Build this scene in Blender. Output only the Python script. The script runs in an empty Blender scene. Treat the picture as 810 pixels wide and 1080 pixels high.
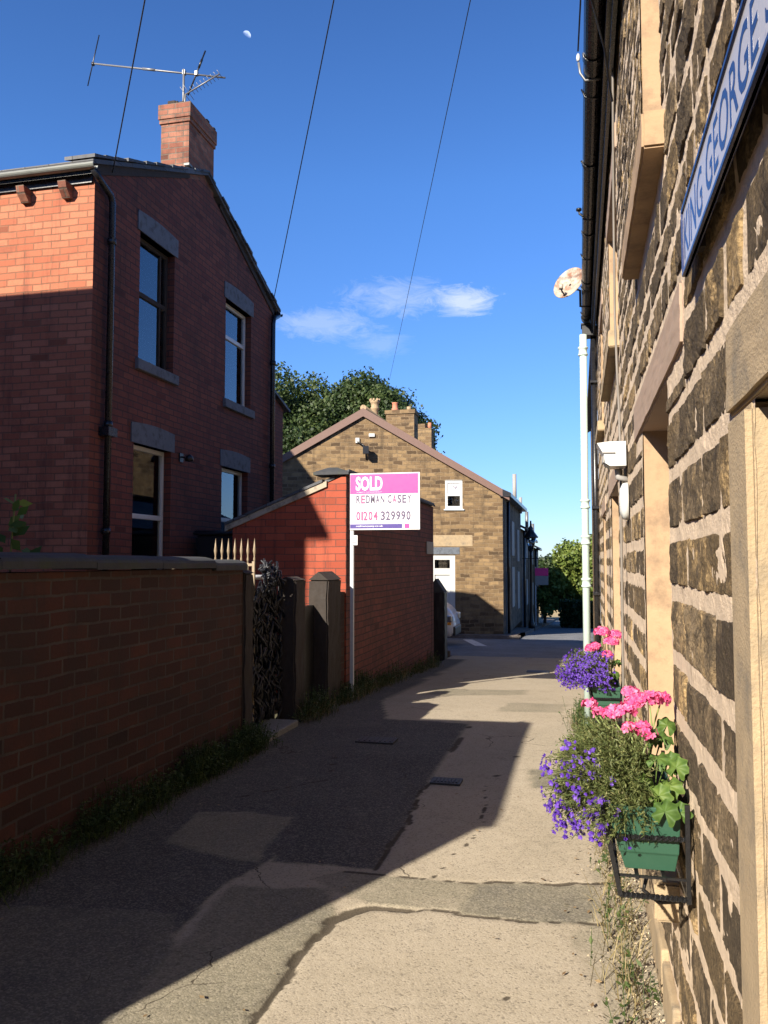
import bpy, bmesh, math, random
from mathutils import Vector, Matrix, noise
SC = bpy.context.scene
COL = SC.collection
R = math.radians
MW = {}                                   # world matrices of the things that parent parts

# ------------------------------------------------------------------ materials
class NT:
    def __init__(s, tree): s.t = tree; s.n = tree.nodes; s.l = tree.links
    def node(s, typ, ins=None, **kw):
        n = s.n.new(typ)
        for k, v in kw.items(): setattr(n, k, v)
        for k, v in (ins or {}).items():
            if isinstance(v, bpy.types.NodeSocket): s.l.new(v, n.inputs[k])
            else: n.inputs[k].default_value = v
        return n
    def math(s, op, a, b=0.0, c=0.0, clamp=False):
        n = s.n.new('ShaderNodeMath'); n.operation = op; n.use_clamp = clamp
        for i, v in enumerate((a, b, c)):
            if isinstance(v, bpy.types.NodeSocket): s.l.new(v, n.inputs[i])
            else: n.inputs[i].default_value = v
        return n.outputs[0]
    def mix(s, f, a, b, blend='MIX'):
        n = s.n.new('ShaderNodeMix'); n.data_type = 'RGBA'; n.blend_type = blend
        for i, v in ((0, f), (6, a), (7, b)):
            if isinstance(v, bpy.types.NodeSocket): s.l.new(v, n.inputs[i])
            else: n.inputs[i].default_value = (*v, 1) if i > 0 and len(v) == 3 else v
        return n.outputs[2]
    def ramp(s, f, stops):
        n = s.n.new('ShaderNodeValToRGB'); s.l.new(f, n.inputs[0]); e = n.color_ramp.elements
        while len(e) < len(stops): e.new(0.5)
        for i, (p, c) in enumerate(stops):
            e[i].position = p; e[i].color = (c, c, c, 1) if isinstance(c, (int, float)) else (*c, 1)
        return n.outputs[0]
    def noise(s, vec, scale, detail=4, rough=.6, dist=0):
        n = s.node('ShaderNodeTexNoise', {'Scale': scale, 'Detail': detail, 'Roughness': rough, 'Distortion': dist})
        if vec is not None: s.l.new(vec, n.inputs['Vector'])
        return n.outputs['Fac']

def newmat(name):
    m = bpy.data.materials.new(name); m.use_nodes = True
    t = NT(m.node_tree); b = t.n['Principled BSDF']
    return m, t, b

def setb(t, b, col=None, rough=None, metal=None, bump=None, bstr=.3, bdist=.01, spec=None):
    def s(k, v):
        if v is None: return
        if isinstance(v, bpy.types.NodeSocket): t.l.new(v, b.inputs[k])
        else: b.inputs[k].default_value = (*v, 1) if k == 'Base Color' else v
    s('Base Color', col); s('Roughness', rough); s('Metallic', metal); s('Specular IOR Level', spec)
    if bump is not None:
        n = t.node('ShaderNodeBump', {'Strength': bstr, 'Distance': bdist, 'Height': bump})
        t.l.new(n.outputs[0], b.inputs['Normal'])

def plain(name, col, rough=.6, metal=0, var=.15, scale=8, bump=.15, bscale=60, spec=.5, dirt=None, dscale=3, dlo=.5, dhi=.7):
    m, t, b = newmat(name)
    o = t.node('ShaderNodeTexCoord').outputs['Object']
    n = t.noise(o, scale, 5)
    dark = tuple(c * (1 - var) for c in col); light = tuple(min(1, c * (1 + var)) for c in col)
    c = t.mix(n, dark, light)
    if dirt:
        d = t.ramp(t.noise(o, dscale, 6, .7), [(dlo, 0.0), (dhi, 1.0)])
        c = t.mix(d, c, dirt)
    r = t.math('MULTIPLY_ADD', t.noise(o, scale * 3), .25, rough - .12)
    setb(t, b, c, r, metal, t.noise(o, bscale, 3), bump, .004, spec)
    return m

def brick_mat(name, c1, c2, mortar, row=.078, length=.232, msize=.009, grime=(.03, .022, .02), gpos=(.5, .8), gscale=1.2, bstr=.5, warp=.006, stone=False, rough=.85):
    m, t, b = newmat(name)
    uv = t.node('ShaderNodeUVMap').outputs[0]
    w = t.node('ShaderNodeTexNoise', {'Scale': 2.2 if not stone else 3, 'Detail': 3, 'Vector': uv}).outputs['Color']
    w = t.node('ShaderNodeVectorMath', {0: w, 1: (.5, .5, .5)}, operation='SUBTRACT').outputs[0]
    w = t.node('ShaderNodeVectorMath', {0: w, 'Scale': warp * 4}, operation='SCALE').outputs[0]
    w2 = t.node('ShaderNodeTexNoise', {'Scale': 30, 'Detail': 2, 'Vector': uv}).outputs['Color']
    w2 = t.node('ShaderNodeVectorMath', {0: w2, 1: (.5, .5, .5)}, operation='SUBTRACT').outputs[0]
    w2 = t.node('ShaderNodeVectorMath', {0: w2, 'Scale': warp}, operation='SCALE').outputs[0]
    v = t.node('ShaderNodeVectorMath', {0: uv, 1: w}, operation='ADD').outputs[0]
    v = t.node('ShaderNodeVectorMath', {0: v, 1: w2}, operation='ADD').outputs[0]
    br = t.node('ShaderNodeTexBrick', {'Vector': v, 'Scale': 1.0, 'Mortar Size': msize, 'Mortar Smooth': .35, 'Brick Width': length, 'Row Height': row, 'Bias': 0.0,
                                       'Color1': (0, 0, 0, 1), 'Color2': (1, 1, 1, 1), 'Mortar': (.5, .5, .5, 1)}, offset=.5)
    tone = br.outputs['Color']; fac = br.outputs['Fac']
    stops = [(0, c1), (.5, tuple((a + d) / 2 for a, d in zip(c1, c2))), (.93, c2), (1, tuple(x * .5 for x in c1))]
    if stone: stops = [(0, tuple(x * .45 for x in c1)), (.18, c1), (.75, c2), (1, tuple(x * 1.25 for x in c2))]
    col = t.ramp(tone, stops)
    fine = t.noise(uv, 55, 4, .7)
    col = t.mix(t.math('MULTIPLY', fine, .45), col, tuple(x * .35 for x in c1))
    big = t.ramp(t.noise(uv, gscale, 6, .75), [(gpos[0], 0.0), (gpos[1], 1.0)])
    mcol = t.mix(t.noise(uv, 9, 4), mortar, tuple(x * .55 for x in mortar))
    col = t.mix(fac, col, mcol)
    col = t.mix(t.math('MULTIPLY', big, .75), col, grime)
    sm_ = t.node('ShaderNodeMapping', {'Vector': uv, 'Scale': (2.6, .28, 1)}).outputs[0]
    col = t.mix(t.ramp(t.noise(sm_, 1.4, 7, .75), [(.52, 0.0), (.70, .6)]), col, grime)
    eff = t.ramp(t.noise(uv, 3.3, 7, .8), [(.62, 0.0), (.74, .30)])
    col = t.mix(eff, col, mortar)
    h = t.math('SUBTRACT', t.math('ADD', t.math('MULTIPLY', fine, .45), t.math('MULTIPLY', tone, .45)), fac)
    setb(t, b, col, rough, 0, h, bstr, .012, .3)
    return m

def stone_mat():
    m, t, b = newmat('weathered_gritstone')
    o = t.node('ShaderNodeTexCoord').outputs['Object']
    a = t.node('ShaderNodeAttribute', attribute_name='tone').outputs['Color']
    sep = t.node('ShaderNodeSeparateColor', {0: a})
    f = t.math('ADD', t.math('MULTIPLY', sep.outputs[0], .45), t.math('MULTIPLY', t.noise(o, 9, 6, .7), .75))
    col = t.ramp(f, [(.30, (.12, .088, .056)), (.46, (.235, .17, .10)), (.60, (.31, .23, .14)), (.76, (.54, .37, .18))])
    soot = t.ramp(t.math('ADD', t.noise(o, 5.5, 8, .78, .4), t.math('MULTIPLY', sep.outputs[1], .16)), [(.50, 0.0), (.59, 1.0)])
    col = t.mix(t.math('MULTIPLY', soot, .74), col, (.048, .037, .027))
    fine = t.noise(o, 90, 5, .75)
    col = t.mix(t.ramp(fine, [(.35, .75), (.55, 0.0)]), col, (.045, .034, .024))
    col = t.mix(t.ramp(t.noise(o, 26, 6, .85), [(.60, 0.0), (.70, .4)]), col, (.46, .36, .23))
    vor = t.node('ShaderNodeTexVoronoi', {'Vector': o, 'Scale': 85.0}, feature='F1').outputs['Distance']
    h = t.math('ADD', t.math('MULTIPLY', t.noise(o, 75, 8, .8), 1.2), t.math('MULTIPLY', vor, .5))
    setb(t, b, col, .92, 0, h, .9, .016, .2)
    return m

def ground_mat(name, base, dark, light, fine_scale=110, patch=1.3, bstr=.6, speck=.5, rough=.9):
    m, t, b = newmat(name)
    o = t.node('ShaderNodeTexCoord').outputs['Object']
    big = t.noise(o, patch, 7, .65, .3)
    col = t.ramp(big, [(.3, dark), (.5, base), (.72, light)])
    ag = t.node('ShaderNodeTexVoronoi', {'Vector': o, 'Scale': float(fine_scale)}, feature='F1')
    agc = t.node('ShaderNodeSeparateColor', {0: ag.outputs['Color']}).outputs[0]
    col = t.mix(t.math('MULTIPLY', t.ramp(agc, [(.55, 0.0), (.95, 1.0)]), speck), col, tuple(min(1, x * 1.9) for x in light))
    col = t.mix(t.math('MULTIPLY', t.ramp(t.noise(o, fine_scale * .7, 3, .7), [(.32, 1.0), (.5, 0.0)]), speck), col, tuple(x * .35 for x in dark))
    st = t.ramp(t.noise(o, 4.5, 8, .8, .5), [(.56, 0.0), (.7, .35)])
    col = t.mix(st, col, tuple(x * .5 for x in dark))
    h = t.math('ADD', t.math('MULTIPLY', ag.outputs['Distance'], -.9), t.math('MULTIPLY', t.noise(o, 22, 4), .8))
    setb(t, b, col, rough, 0, h, bstr, .008, .25)
    return m

def leaf_mat(name, stops, trans=.35, rough=.55):
    m, t, b = newmat(name)
    a = t.node('ShaderNodeAttribute', attribute_name='tone').outputs['Color']
    f = t.node('ShaderNodeSeparateColor', {0: a}).outputs[0]
    col = t.ramp(f, stops)
    o = t.node('ShaderNodeTexCoord').outputs['Object']
    col = t.mix(t.math('MULTIPLY', t.noise(o, 60, 3), .4), col, tuple(x * .6 for x in stops[0][1]))
    setb(t, b, col, rough, 0, spec=.35)
    tr = t.node('ShaderNodeBsdfTranslucent', {'Color': col})
    mx = t.node('ShaderNodeMixShader', {0: trans, 1: b.outputs[0], 2: tr.outputs[0]})
    t.l.new(mx.outputs[0], t.n['Material Output'].inputs[0])
    return m

M = {}
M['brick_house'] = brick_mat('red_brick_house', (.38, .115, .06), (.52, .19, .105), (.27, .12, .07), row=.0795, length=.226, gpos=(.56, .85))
M['brick_shade'] = brick_mat('red_brick_shaded', (.15, .045, .034), (.22, .072, .046), (.085, .045, .040), row=.0795, length=.226, gpos=(.45, .8), gscale=.7)  # same brick as the house front, with shade put into the colour
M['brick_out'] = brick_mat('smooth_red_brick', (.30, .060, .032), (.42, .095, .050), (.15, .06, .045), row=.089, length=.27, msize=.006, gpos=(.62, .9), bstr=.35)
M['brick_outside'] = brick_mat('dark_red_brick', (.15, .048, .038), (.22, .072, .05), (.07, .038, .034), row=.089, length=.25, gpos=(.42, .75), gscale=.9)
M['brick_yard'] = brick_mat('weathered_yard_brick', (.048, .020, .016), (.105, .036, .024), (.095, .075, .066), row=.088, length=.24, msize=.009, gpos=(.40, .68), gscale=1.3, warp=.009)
M['brick_chimney'] = brick_mat('old_chimney_brick', (.26, .09, .055), (.42, .19, .12), (.22, .16, .12), row=.078, length=.225, gpos=(.42, .72), gscale=3)
M['gable_stone'] = brick_mat('coursed_gritstone', (.15, .095, .05), (.27, .18, .09), (.27, .19, .11), row=.118, length=.30, msize=.013, grime=(.05, .036, .024), gpos=(.50, .72), gscale=2.6, bstr=.8, warp=.028, stone=True)
M['row_stone'] = brick_mat('sooty_gritstone', (.10, .07, .045), (.2, .14, .09), (.2, .15, .1), row=.17, length=.4, msize=.018, gpos=(.4, .7), gscale=1.5, warp=.02, stone=True)
M['stone'] = stone_mat()
M['mortar'] = plain('sand_pointing', (.55, .43, .31), .95, var=.3, scale=14, bump=1.0, bscale=110, dirt=(.25, .18, .115), dscale=9, dlo=.56, dhi=.75)
M['render'] = plain('ochre_reveal', (.36, .24, .14), .88, var=.28, scale=2.5, bump=.5, bscale=45, dirt=(.20, .135, .085), dscale=6, dlo=.48, dhi=.72)
M['dressed'] = plain('dressed_sandstone', (.34, .255, .155), .92, var=.3, scale=9, bump=.8, bscale=140, dirt=(.18, .15, .11), dscale=6, dlo=.5, dhi=.72)
M['lintelpink'] = plain('painted_sandstone_lintel', (.34, .24, .175), .85, var=.15, scale=4, bump=.4, bscale=60, dirt=(.3, .22, .16), dscale=8)
M['greystone'] = plain('blue_grey_stone', (.11, .125, .15), .85, var=.25, scale=6, bump=.5, bscale=50, dirt=(.05, .055, .06), dscale=9)
M['darkpost'] = plain('blackened_gatepost_stone', (.032, .024, .019), .9, var=.4, scale=10, bump=.9, bscale=35, dirt=(.035, .028, .024), dscale=12, dlo=.4, dhi=.6)
M['coping'] = plain('grimy_coping_stone', (.042, .044, .05), .85, var=.45, scale=7, bump=.7, bscale=50, dirt=(.05, .06, .035), dscale=5)
M['paleverge'] = plain('pale_verge_mortar', (.34, .29, .22), .9, var=.3, scale=12, bump=.6, bscale=60, dirt=(.14, .12, .09), dscale=9)
M['slate'] = brick_mat('welsh_slate', (.06, .065, .075), (.13, .135, .145), (.02, .02, .022), row=.22, length=.3, msize=.006, gpos=(.5, .8), gscale=2, rough=.6)
M['flags'] = brick_mat('stone_roof_slates', (.17, .15, .12), (.28, .25, .2), (.05, .045, .04), row=.28, length=.4, msize=.01, gpos=(.5, .8), gscale=2)
M['blackpaint'] = plain('black_gloss_paint', (.012, .012, .014), .28, var=.3, scale=20, bump=.15, bscale=30, dirt=(.05, .045, .04), dscale=12, dlo=.6, dhi=.8)
M['blackplastic'] = plain('black_plastic', (.014, .014, .016), .42, var=.3)
M['blackiron'] = plain('black_iron', (.010, .010, .011), .33, var=.3, scale=60, bump=.3, bscale=120)
M['whitepaint'] = plain('white_gloss_paint', (.52, .53, .52), .35, var=.05, scale=9, bump=.05)
M['palegreen'] = plain('pale_green_white_paint', (.46, .56, .51), .4, var=.08, scale=5, bump=.1, dirt=(.4, .42, .36), dscale=14, dlo=.62, dhi=.8)
M['gutterpale'] = plain('weathered_pale_gutter', (.17, .18, .165), .5, var=.25, scale=8)
M['brownboard'] = plain('brown_barge_board', (.16, .095, .075), .6, var=.15, scale=12)
M['woodpost'] = plain('grey_white_painted_wood', (.50, .51, .53), .55, var=.15, scale=25, bump=.2)
M['greenplastic'] = plain('green_plastic', (.022, .072, .043), .45, var=.12, scale=10, bump=.06)
M['soil'] = plain('potting_soil', (.03, .02, .012), .95, var=.4, scale=60, bump=1)
M['steel'] = plain('galvanised_aluminium', (.20, .20, .20), .5, metal=.5, var=.2, scale=20)
M['rustdish'] = plain('cream_dish_paint', (.40, .36, .29), .65, var=.15, scale=8, dirt=(.20, .08, .04), dscale=6, dlo=.42, dhi=.62)
M['cable'] = plain('cable_sheath', (.02, .02, .022), .6)
M['greycable'] = plain('grey_cable_sheath', (.16, .14, .12), .6)
M['pink'] = plain('pink_sign_print', (.82, .04, .23), .4, var=.03, bump=0)
M['signwhite'] = plain('white_sign_print', (.66, .66, .67), .4, var=.03, bump=0)
M['navy'] = plain('navy_sign_print', (.05, .03, .20), .4, var=.05, bump=0)
M['signgrey'] = plain('grey_purple_print', (.07, .05, .11), .45, var=.05, bump=0)
M['signpinktext'] = plain('pink_purple_print', (.42, .04, .15), .45, var=.05, bump=0)
M['platelav'] = plain('lavender_white_enamel', (.50, .475, .46), .22, var=.06, scale=30, bump=.1, dirt=(.35, .33, .38), dscale=30, dlo=.62, dhi=.8)
M['enamelblue'] = plain('navy_enamel', (.018, .028, .09), .2, var=.1, scale=30, bump=.1, dirt=(.15, .15, .2), dscale=30, dlo=.65, dhi=.8)
M['cream'] = plain('cream_gold_paint', (.26, .20, .13), .5, metal=.2, var=.2, scale=30)
M['curtain'] = plain('net_curtain', (.88, .90, .92), .9, var=.12, scale=14, bump=0)
M['darkroom'] = plain('dark_room', (.02, .02, .022), .9)
M['terracotta'] = plain('terracotta', (.46, .17, .10), .8, var=.2, scale=14)
M['buffclay'] = plain('buff_clay', (.34, .24, .14), .8, var=.2, scale=18, dirt=(.2, .14, .09), dscale=16)
M['bark'] = plain('bark', (.10, .075, .05), .95, var=.35, scale=14, bump=1, bscale=25)
M['carwhite'] = plain('white_car_paint', (.74, .75, .76), .2, var=.03, bump=0)
M['tyre'] = plain('tyre_rubber', (.02, .02, .02), .85)
M['chrome'] = plain('wheel_alloy', (.5, .5, .5), .3, metal=.9)
M['amber'] = plain('amber_lens', (.8, .3, .03), .2, bump=0)
M['greydoor'] = plain('blue_grey_door_paint', (.16, .20, .26), .5)
M['greyplaque'] = plain('grey_plaque', (.27, .26, .25), .7)
M['netting'] = plain('black_netting', (.012, .013, .018), .5, var=.5, scale=30, bump=.6)
M['ironcover'] = plain('cast_iron_cover', (.05, .048, .045), .6, metal=.4, var=.3, scale=40, bump=.6)
M['deadleaf'] = leaf_mat('dry_leaf', [(0, (.16, .10, .05)), (1, (.42, .30, .16))], .2)
M['asphalt'] = ground_mat('worn_tan_macadam', (.42, .345, .255), (.33, .27, .20), (.49, .41, .31), speck=.40)
M['asphalt_dark'] = ground_mat('darker_macadam', (.24, .21, .165), (.17, .15, .12), (.30, .26, .21), speck=.35)
M['asphalt_smooth'] = ground_mat('smooth_grey_macadam', (.33, .295, .21), (.27, .24, .175), (.38, .34, .25), fine_scale=160, bstr=.35, speck=.3)
M['shaded_trench'] = ground_mat('trench_macadam_with_shade', (.105, .098, .09), (.08, .075, .07), (.14, .13, .118), speck=.15)  # dark trench tarmac, deepened further with shade in the colour
M['crack'] = ground_mat('crumbled_edge', (.09, .072, .05), (.05, .04, .03), (.16, .13, .09), fine_scale=60, patch=6, bstr=1)
M['concrete'] = ground_mat('pale_concrete', (.19, .19, .185), (.15, .15, .145), (.235, .23, .22), fine_scale=140, bstr=.3, speck=.3)
M['road'] = ground_mat('grey_road_asphalt', (.16, .165, .175), (.12, .125, .13), (.21, .21, .22), fine_scale=60, speck=.3)
M['pavement'] = ground_mat('dark_paving', (.15, .12, .105), (.10, .08, .07), (.2, .17, .145), fine_scale=40, speck=.2)
M['earth'] = ground_mat('yard_earth', (.09, .075, .05), (.05, .045, .03), (.14, .12, .08), fine_scale=40, patch=3, speck=.3)
M['debris'] = ground_mat('dry_grit', (.30, .24, .16), (.15, .11, .07), (.45, .36, .25), fine_scale=45, patch=7, bstr=1, speck=.6)
def alley_mat():
    m, t, b = newmat('patched_macadam')
    o = t.node('ShaderNodeTexCoord').outputs['Object']
    sep = t.node('ShaderNodeSeparateColor', {0: t.node('ShaderNodeAttribute', attribute_name='tone').outputs['Color']})
    tone, cr = sep.outputs[0], sep.outputs[1]
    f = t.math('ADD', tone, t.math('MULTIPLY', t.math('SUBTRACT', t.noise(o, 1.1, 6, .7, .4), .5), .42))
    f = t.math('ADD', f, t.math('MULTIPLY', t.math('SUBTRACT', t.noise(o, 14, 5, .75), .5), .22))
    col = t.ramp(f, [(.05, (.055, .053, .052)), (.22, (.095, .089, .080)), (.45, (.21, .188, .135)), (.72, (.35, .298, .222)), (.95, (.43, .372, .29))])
    ag = t.node('ShaderNodeTexVoronoi', {'Vector': o, 'Scale': 130.0}, feature='F1'); agc = t.node('ShaderNodeSeparateColor', {0: ag.outputs['Color']}).outputs[0]
    col = t.mix(t.math('MULTIPLY', t.ramp(agc, [(.5, 0.0), (.95, .8)]), .32), col, (.52, .45, .35))
    col = t.mix(t.ramp(agc, [(.0, .5), (.18, 0.0)]), col, (.07, .06, .048))
    col = t.mix(t.ramp(t.noise(o, 5.5, 9, .85, .6), [(.55, 0.0), (.68, .38)]), col, (.06, .05, .038))
    col = t.mix(t.ramp(t.noise(o, 2.6, 8, .8, .3), [(.58, 0.0), (.74, .35)]), col, (.42, .36, .28))
    wv = t.node('ShaderNodeTexNoise', {'Vector': o, 'Scale': 3.0, 'Detail': 6.0}).outputs['Color']
    ov = t.node('ShaderNodeVectorMath', {0: o, 1: t.node('ShaderNodeVectorMath', {0: wv, 'Scale': .45}, operation='SCALE').outputs[0]}, operation='ADD').outputs[0]
    ck = t.node('ShaderNodeTexVoronoi', {'Vector': ov, 'Scale': 1.15}, feature='DISTANCE_TO_EDGE').outputs['Distance']
    ckm = t.math('MULTIPLY', t.ramp(ck, [(.0, 1.0), (.009, 0.0)]), t.ramp(t.noise(o, .9, 3), [(.5, 0.0), (.6, .8)]))
    cr2 = t.math('MAXIMUM', t.math('MULTIPLY', cr, t.ramp(t.noise(o, 30, 5, .8), [(.30, .55), (.5, 1.0)])), ckm)
    col = t.mix(t.math('MULTIPLY', t.ramp(cr2, [(.25, 0.0), (.6, 1.0)]), .88), col, (.05, .039, .027))
    h = t.math('ADD', t.math('MULTIPLY', ag.outputs['Distance'], -.55), t.math('MULTIPLY', t.noise(o, 60, 6, .8), 1.1))
    h = t.math('SUBTRACT', h, t.math('MULTIPLY', cr2, 1.2))
    setb(t, b, col, .93, 0, h, .38, .005, .2)
    return m
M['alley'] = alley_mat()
M['roadpaint'] = plain('worn_white_road_paint', (.62, .62, .60), .7, dirt=(.25, .25, .25), dscale=10)
M['treeleaf'] = leaf_mat('tree_leaf', [(0, (.018, .036, .010)), (.5, (.045, .075, .02)), (1, (.10, .13, .035))], .3)
M['treeleaf2'] = leaf_mat('yellowgreen_tree_leaf', [(0, (.07, .11, .022)), (.5, (.16, .22, .045)), (1, (.30, .33, .07))], .3)
M['weedleaf'] = leaf_mat('weed_leaf', [(0, (.03, .05, .015)), (.5, (.07, .11, .03)), (1, (.16, .20, .06))], .3)
M['drygrass'] = leaf_mat('dry_grass', [(0, (.12, .10, .04)), (.5, (.26, .21, .10)), (1, (.42, .34, .18))], .3)
M['lobleaf'] = leaf_mat('lobelia_leaf', [(0, (.06, .085, .025)), (.45, (.14, .17, .055)), (.8, (.26, .27, .10)), (1, (.40, .36, .18))], .35)
M['lobflower'] = leaf_mat('lobelia_flower', [(0, (.055, .015, .22)), (.6, (.11, .035, .42)), (1, (.26, .13, .60))], .3)
M['gerleaf'] = leaf_mat('geranium_leaf', [(0, (.05, .10, .022)), (.5, (.10, .18, .035)), (1, (.22, .30, .065))], .35)
M['gerflower'] = leaf_mat('geranium_petal', [(0, (.75, .05, .22)), (.5, (.88, .14, .36)), (1, (.95, .38, .58))], .35)
M['stem'] = plain('green_stem', (.16, .20, .06), .6)
M['plantleaf'] = leaf_mat('broad_leaf', [(0, (.04, .10, .03)), (.6, (.10, .20, .04)), (1, (.28, .36, .06))], .35)

def glass_mat():
    m, t, b = newmat('window_glass')
    b.inputs['Base Color'].default_value = (.8, .85, .85, 1); b.inputs['Roughness'].default_value = .03
    b.inputs['Transmission Weight'].default_value = 1.0; b.inputs['IOR'].default_value = 1.5
    gl = t.node('ShaderNodeBsdfGlossy', {'Roughness': .02, 'Color': (.9, .95, 1, 1)})
    tr = t.node('ShaderNodeBsdfTransparent', {'Color': (.90, .93, .93, 1)})
    fr = t.node('ShaderNodeFresnel', {'IOR': 1.9})
    mx = t.node('ShaderNodeMixShader', {0: fr.outputs[0], 1: tr.outputs[0], 2: gl.outputs[0]})
    t.l.new(mx.outputs[0], t.n['Material Output'].inputs[0])
    return m
M['glass'] = glass_mat()
def terrain_mat():
    m, t, b = newmat('fields_and_verges')
    o = t.node('ShaderNodeTexCoord').outputs['Object']
    sc = t.node('ShaderNodeMapping', {'Vector': o, 'Scale': (1, .35, 1)}).outputs[0]
    v = t.node('ShaderNodeTexVoronoi', {'Vector': sc, 'Scale': .022}, feature='F1').outputs['Color']
    f = t.node('ShaderNodeSeparateColor', {0: v}).outputs[0]
    fields = t.ramp(f, [(0, (.10, .12, .04)), (.45, (.30, .22, .10)), (.75, (.42, .30, .14)), (1, (.09, .12, .04))])
    near = t.mix(t.noise(o, 3, 6), (.06, .06, .03), (.12, .11, .06))
    sep = t.node('ShaderNodeSeparateXYZ', {0: o})
    k = t.math('DIVIDE', t.math('SUBTRACT', sep.outputs[1], 90), 60, clamp=True)
    setb(t, b, t.mix(k, near, fields), .95, 0, t.noise(o, 20), .4, .02)
    return m
M['terrain'] = terrain_mat()

# ------------------------------------------------------------------ building helpers
def prop(o, label=None, cat=None, group=None, kind=None):
    if label: o['label'] = label
    if cat: o['category'] = cat
    if group: o['group'] = group
    if kind: o['kind'] = kind
    return o

def thing(name, label, cat, loc=(0, 0, 0), rotz=0, group=None):
    o = bpy.data.objects.new(name, None); COL.objects.link(o)
    o.location = loc; o.rotation_euler = (0, 0, rotz); o.empty_display_size = .2
    MW[o] = Matrix.Translation(loc) @ Matrix.Rotation(rotz, 4, 'Z')
    return prop(o, label, cat, group)

class MB:
    """collects shapes; link() makes ONE mesh object of them"""
    def __init__(s): s.v = []; s.f = []; s.mi = []; s.tone = []; s.ct = (.5, .5); s.cm = 0; s.smooth = []; s.sm = False
    def vert(s, p): s.v.append(tuple(p)); s.tone.append(s.ct); return len(s.v) - 1
    def face(s, idx): s.f.append(tuple(idx)); s.mi.append(s.cm); s.smooth.append(s.sm)
    def poly(s, pts): s.face([s.vert(p) for p in pts])
    def box(s, a, b, bev=0):
        x0, y0, z0 = (min(a[i], b[i]) for i in range(3)); x1, y1, z1 = (max(a[i], b[i]) for i in range(3))
        if bev <= 0:
            i = [s.vert(p) for p in ((x0,y0,z0),(x1,y0,z0),(x1,y1,z0),(x0,y1,z0),(x0,y0,z1),(x1,y0,z1),(x1,y1,z1),(x0,y1,z1))]
            for f in ((0,3,2,1),(4,5,6,7),(0,1,5,4),(1,2,6,5),(2,3,7,6),(3,0,4,7)): s.face([i[k] for k in f])
            return
        bm = bmesh.new(); bmesh.ops.create_cube(bm, size=1)
        for v in bm.verts: v.co = Vector(((x0+x1)/2 + v.co.x*(x1-x0), (y0+y1)/2 + v.co.y*(y1-y0), (z0+z1)/2 + v.co.z*(z1-z0)))
        bmesh.ops.bevel(bm, geom=bm.edges[:], offset=min(bev, .45*min(x1-x0, y1-y0, z1-z0)), segments=2, affect='EDGES', profile=.5)
        s.addbm(bm)
    def addbm(s, bm):
        bm.verts.index_update(); b = len(s.v)
        for v in bm.verts: s.vert(v.co)
        for f in bm.faces: s.face([b + v.index for v in f.verts])
        bm.free()
    def prism(s, pts, ext):
        """closed polygon pts (3D, planar) extruded by vector ext"""
        e = Vector(ext); n = len(pts)
        a = [s.vert(p) for p in pts]; b = [s.vert(Vector(p) + e) for p in pts]
        s.face(a[::-1]); s.face(b)
        for i in range(n): s.face((a[i], a[(i+1) % n], b[(i+1) % n], b[i]))
    def tube(s, pts, r, n=8, caps=True):
        pts = [Vector(p) for p in pts]; rr = r if isinstance(r, (list, tuple)) else [r]*len(pts)
        rings = []; up = None
        for i, p in enumerate(pts):
            d = (pts[min(i+1, len(pts)-1)] - pts[max(i-1, 0)]).normalized()
            if up is None: up = Vector((0, 0, 1)) if abs(d.z) < .9 else Vector((1, 0, 0))
            a = d.cross(up).normalized(); b = a.cross(d).normalized(); up = b
            rings.append([s.vert(p + (a*math.cos(2*math.pi*k/n) + b*math.sin(2*math.pi*k/n))*rr[i]) for k in range(n)])
        o = s.sm; s.sm = True
        for i in range(len(rings)-1):
            for k in range(n): s.face((rings[i][k], rings[i][(k+1) % n], rings[i+1][(k+1) % n], rings[i+1][k]))
        s.sm = o
        if caps: s.face(rings[0][::-1]); s.face(rings[-1])
    def bar(s, p, q, w=.02, h=.02, twist=0, n=1):
        p, q = Vector(p), Vector(q); d = (q-p).normalized(); up = Vector((0,0,1)) if abs(d.z) < .9 else Vector((0,1,0))
        a = d.cross(up).normalized(); b = a.cross(d).normalized(); rings = []
        for i in range(n+1):
            t = i/n; an = twist*t; c, sn = math.cos(an), math.sin(an); o = p.lerp(q, t); ring = []
            for x, y in ((-w,-h),(w,-h),(w,h),(-w,h)):
                x /= 2; y /= 2; ring.append(s.vert(o + a*(x*c - y*sn) + b*(x*sn + y*c)))
            rings.append(ring)
        for i in range(n):
            for k in range(4): s.face((rings[i][k], rings[i][(k+1) % 4], rings[i+1][(k+1) % 4], rings[i+1][k]))
        s.face(rings[0][::-1]); s.face(rings[-1])
    def lathe(s, prof, c, axis='Z', n=20):
        rings = []
        for r, h in prof:
            ring = []
            for k in range(n):
                a = 2*math.pi*k/n; u, w = r*math.cos(a), r*math.sin(a)
                o = {'Z': (u, w, h), 'Y': (u, h, w), 'X': (h, u, w)}[axis]
                ring.append(s.vert((c[0]+o[0], c[1]+o[1], c[2]+o[2])))
            rings.append(ring)
        old = s.sm; s.sm = True
        for i in range(len(rings)-1):
            for k in range(n): s.face((rings[i][k], rings[i][(k+1) % n], rings[i+1][(k+1) % n], rings[i+1][k]))
        s.sm = old
        s.face(rings[0][::-1]); s.face(rings[-1])
    def leaf(s, p, d, nrm, L, W, tone=None):
        """a pointed four-cornered leaf"""
        if tone is not None: s.ct = (tone, .5)
        d = d.normalized(); a = d.cross(nrm).normalized()*W*.5; p = Vector(p)
        s.poly((p, p + d*L*.5 + a, p + d*L, p + d*L*.5 - a))
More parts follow.
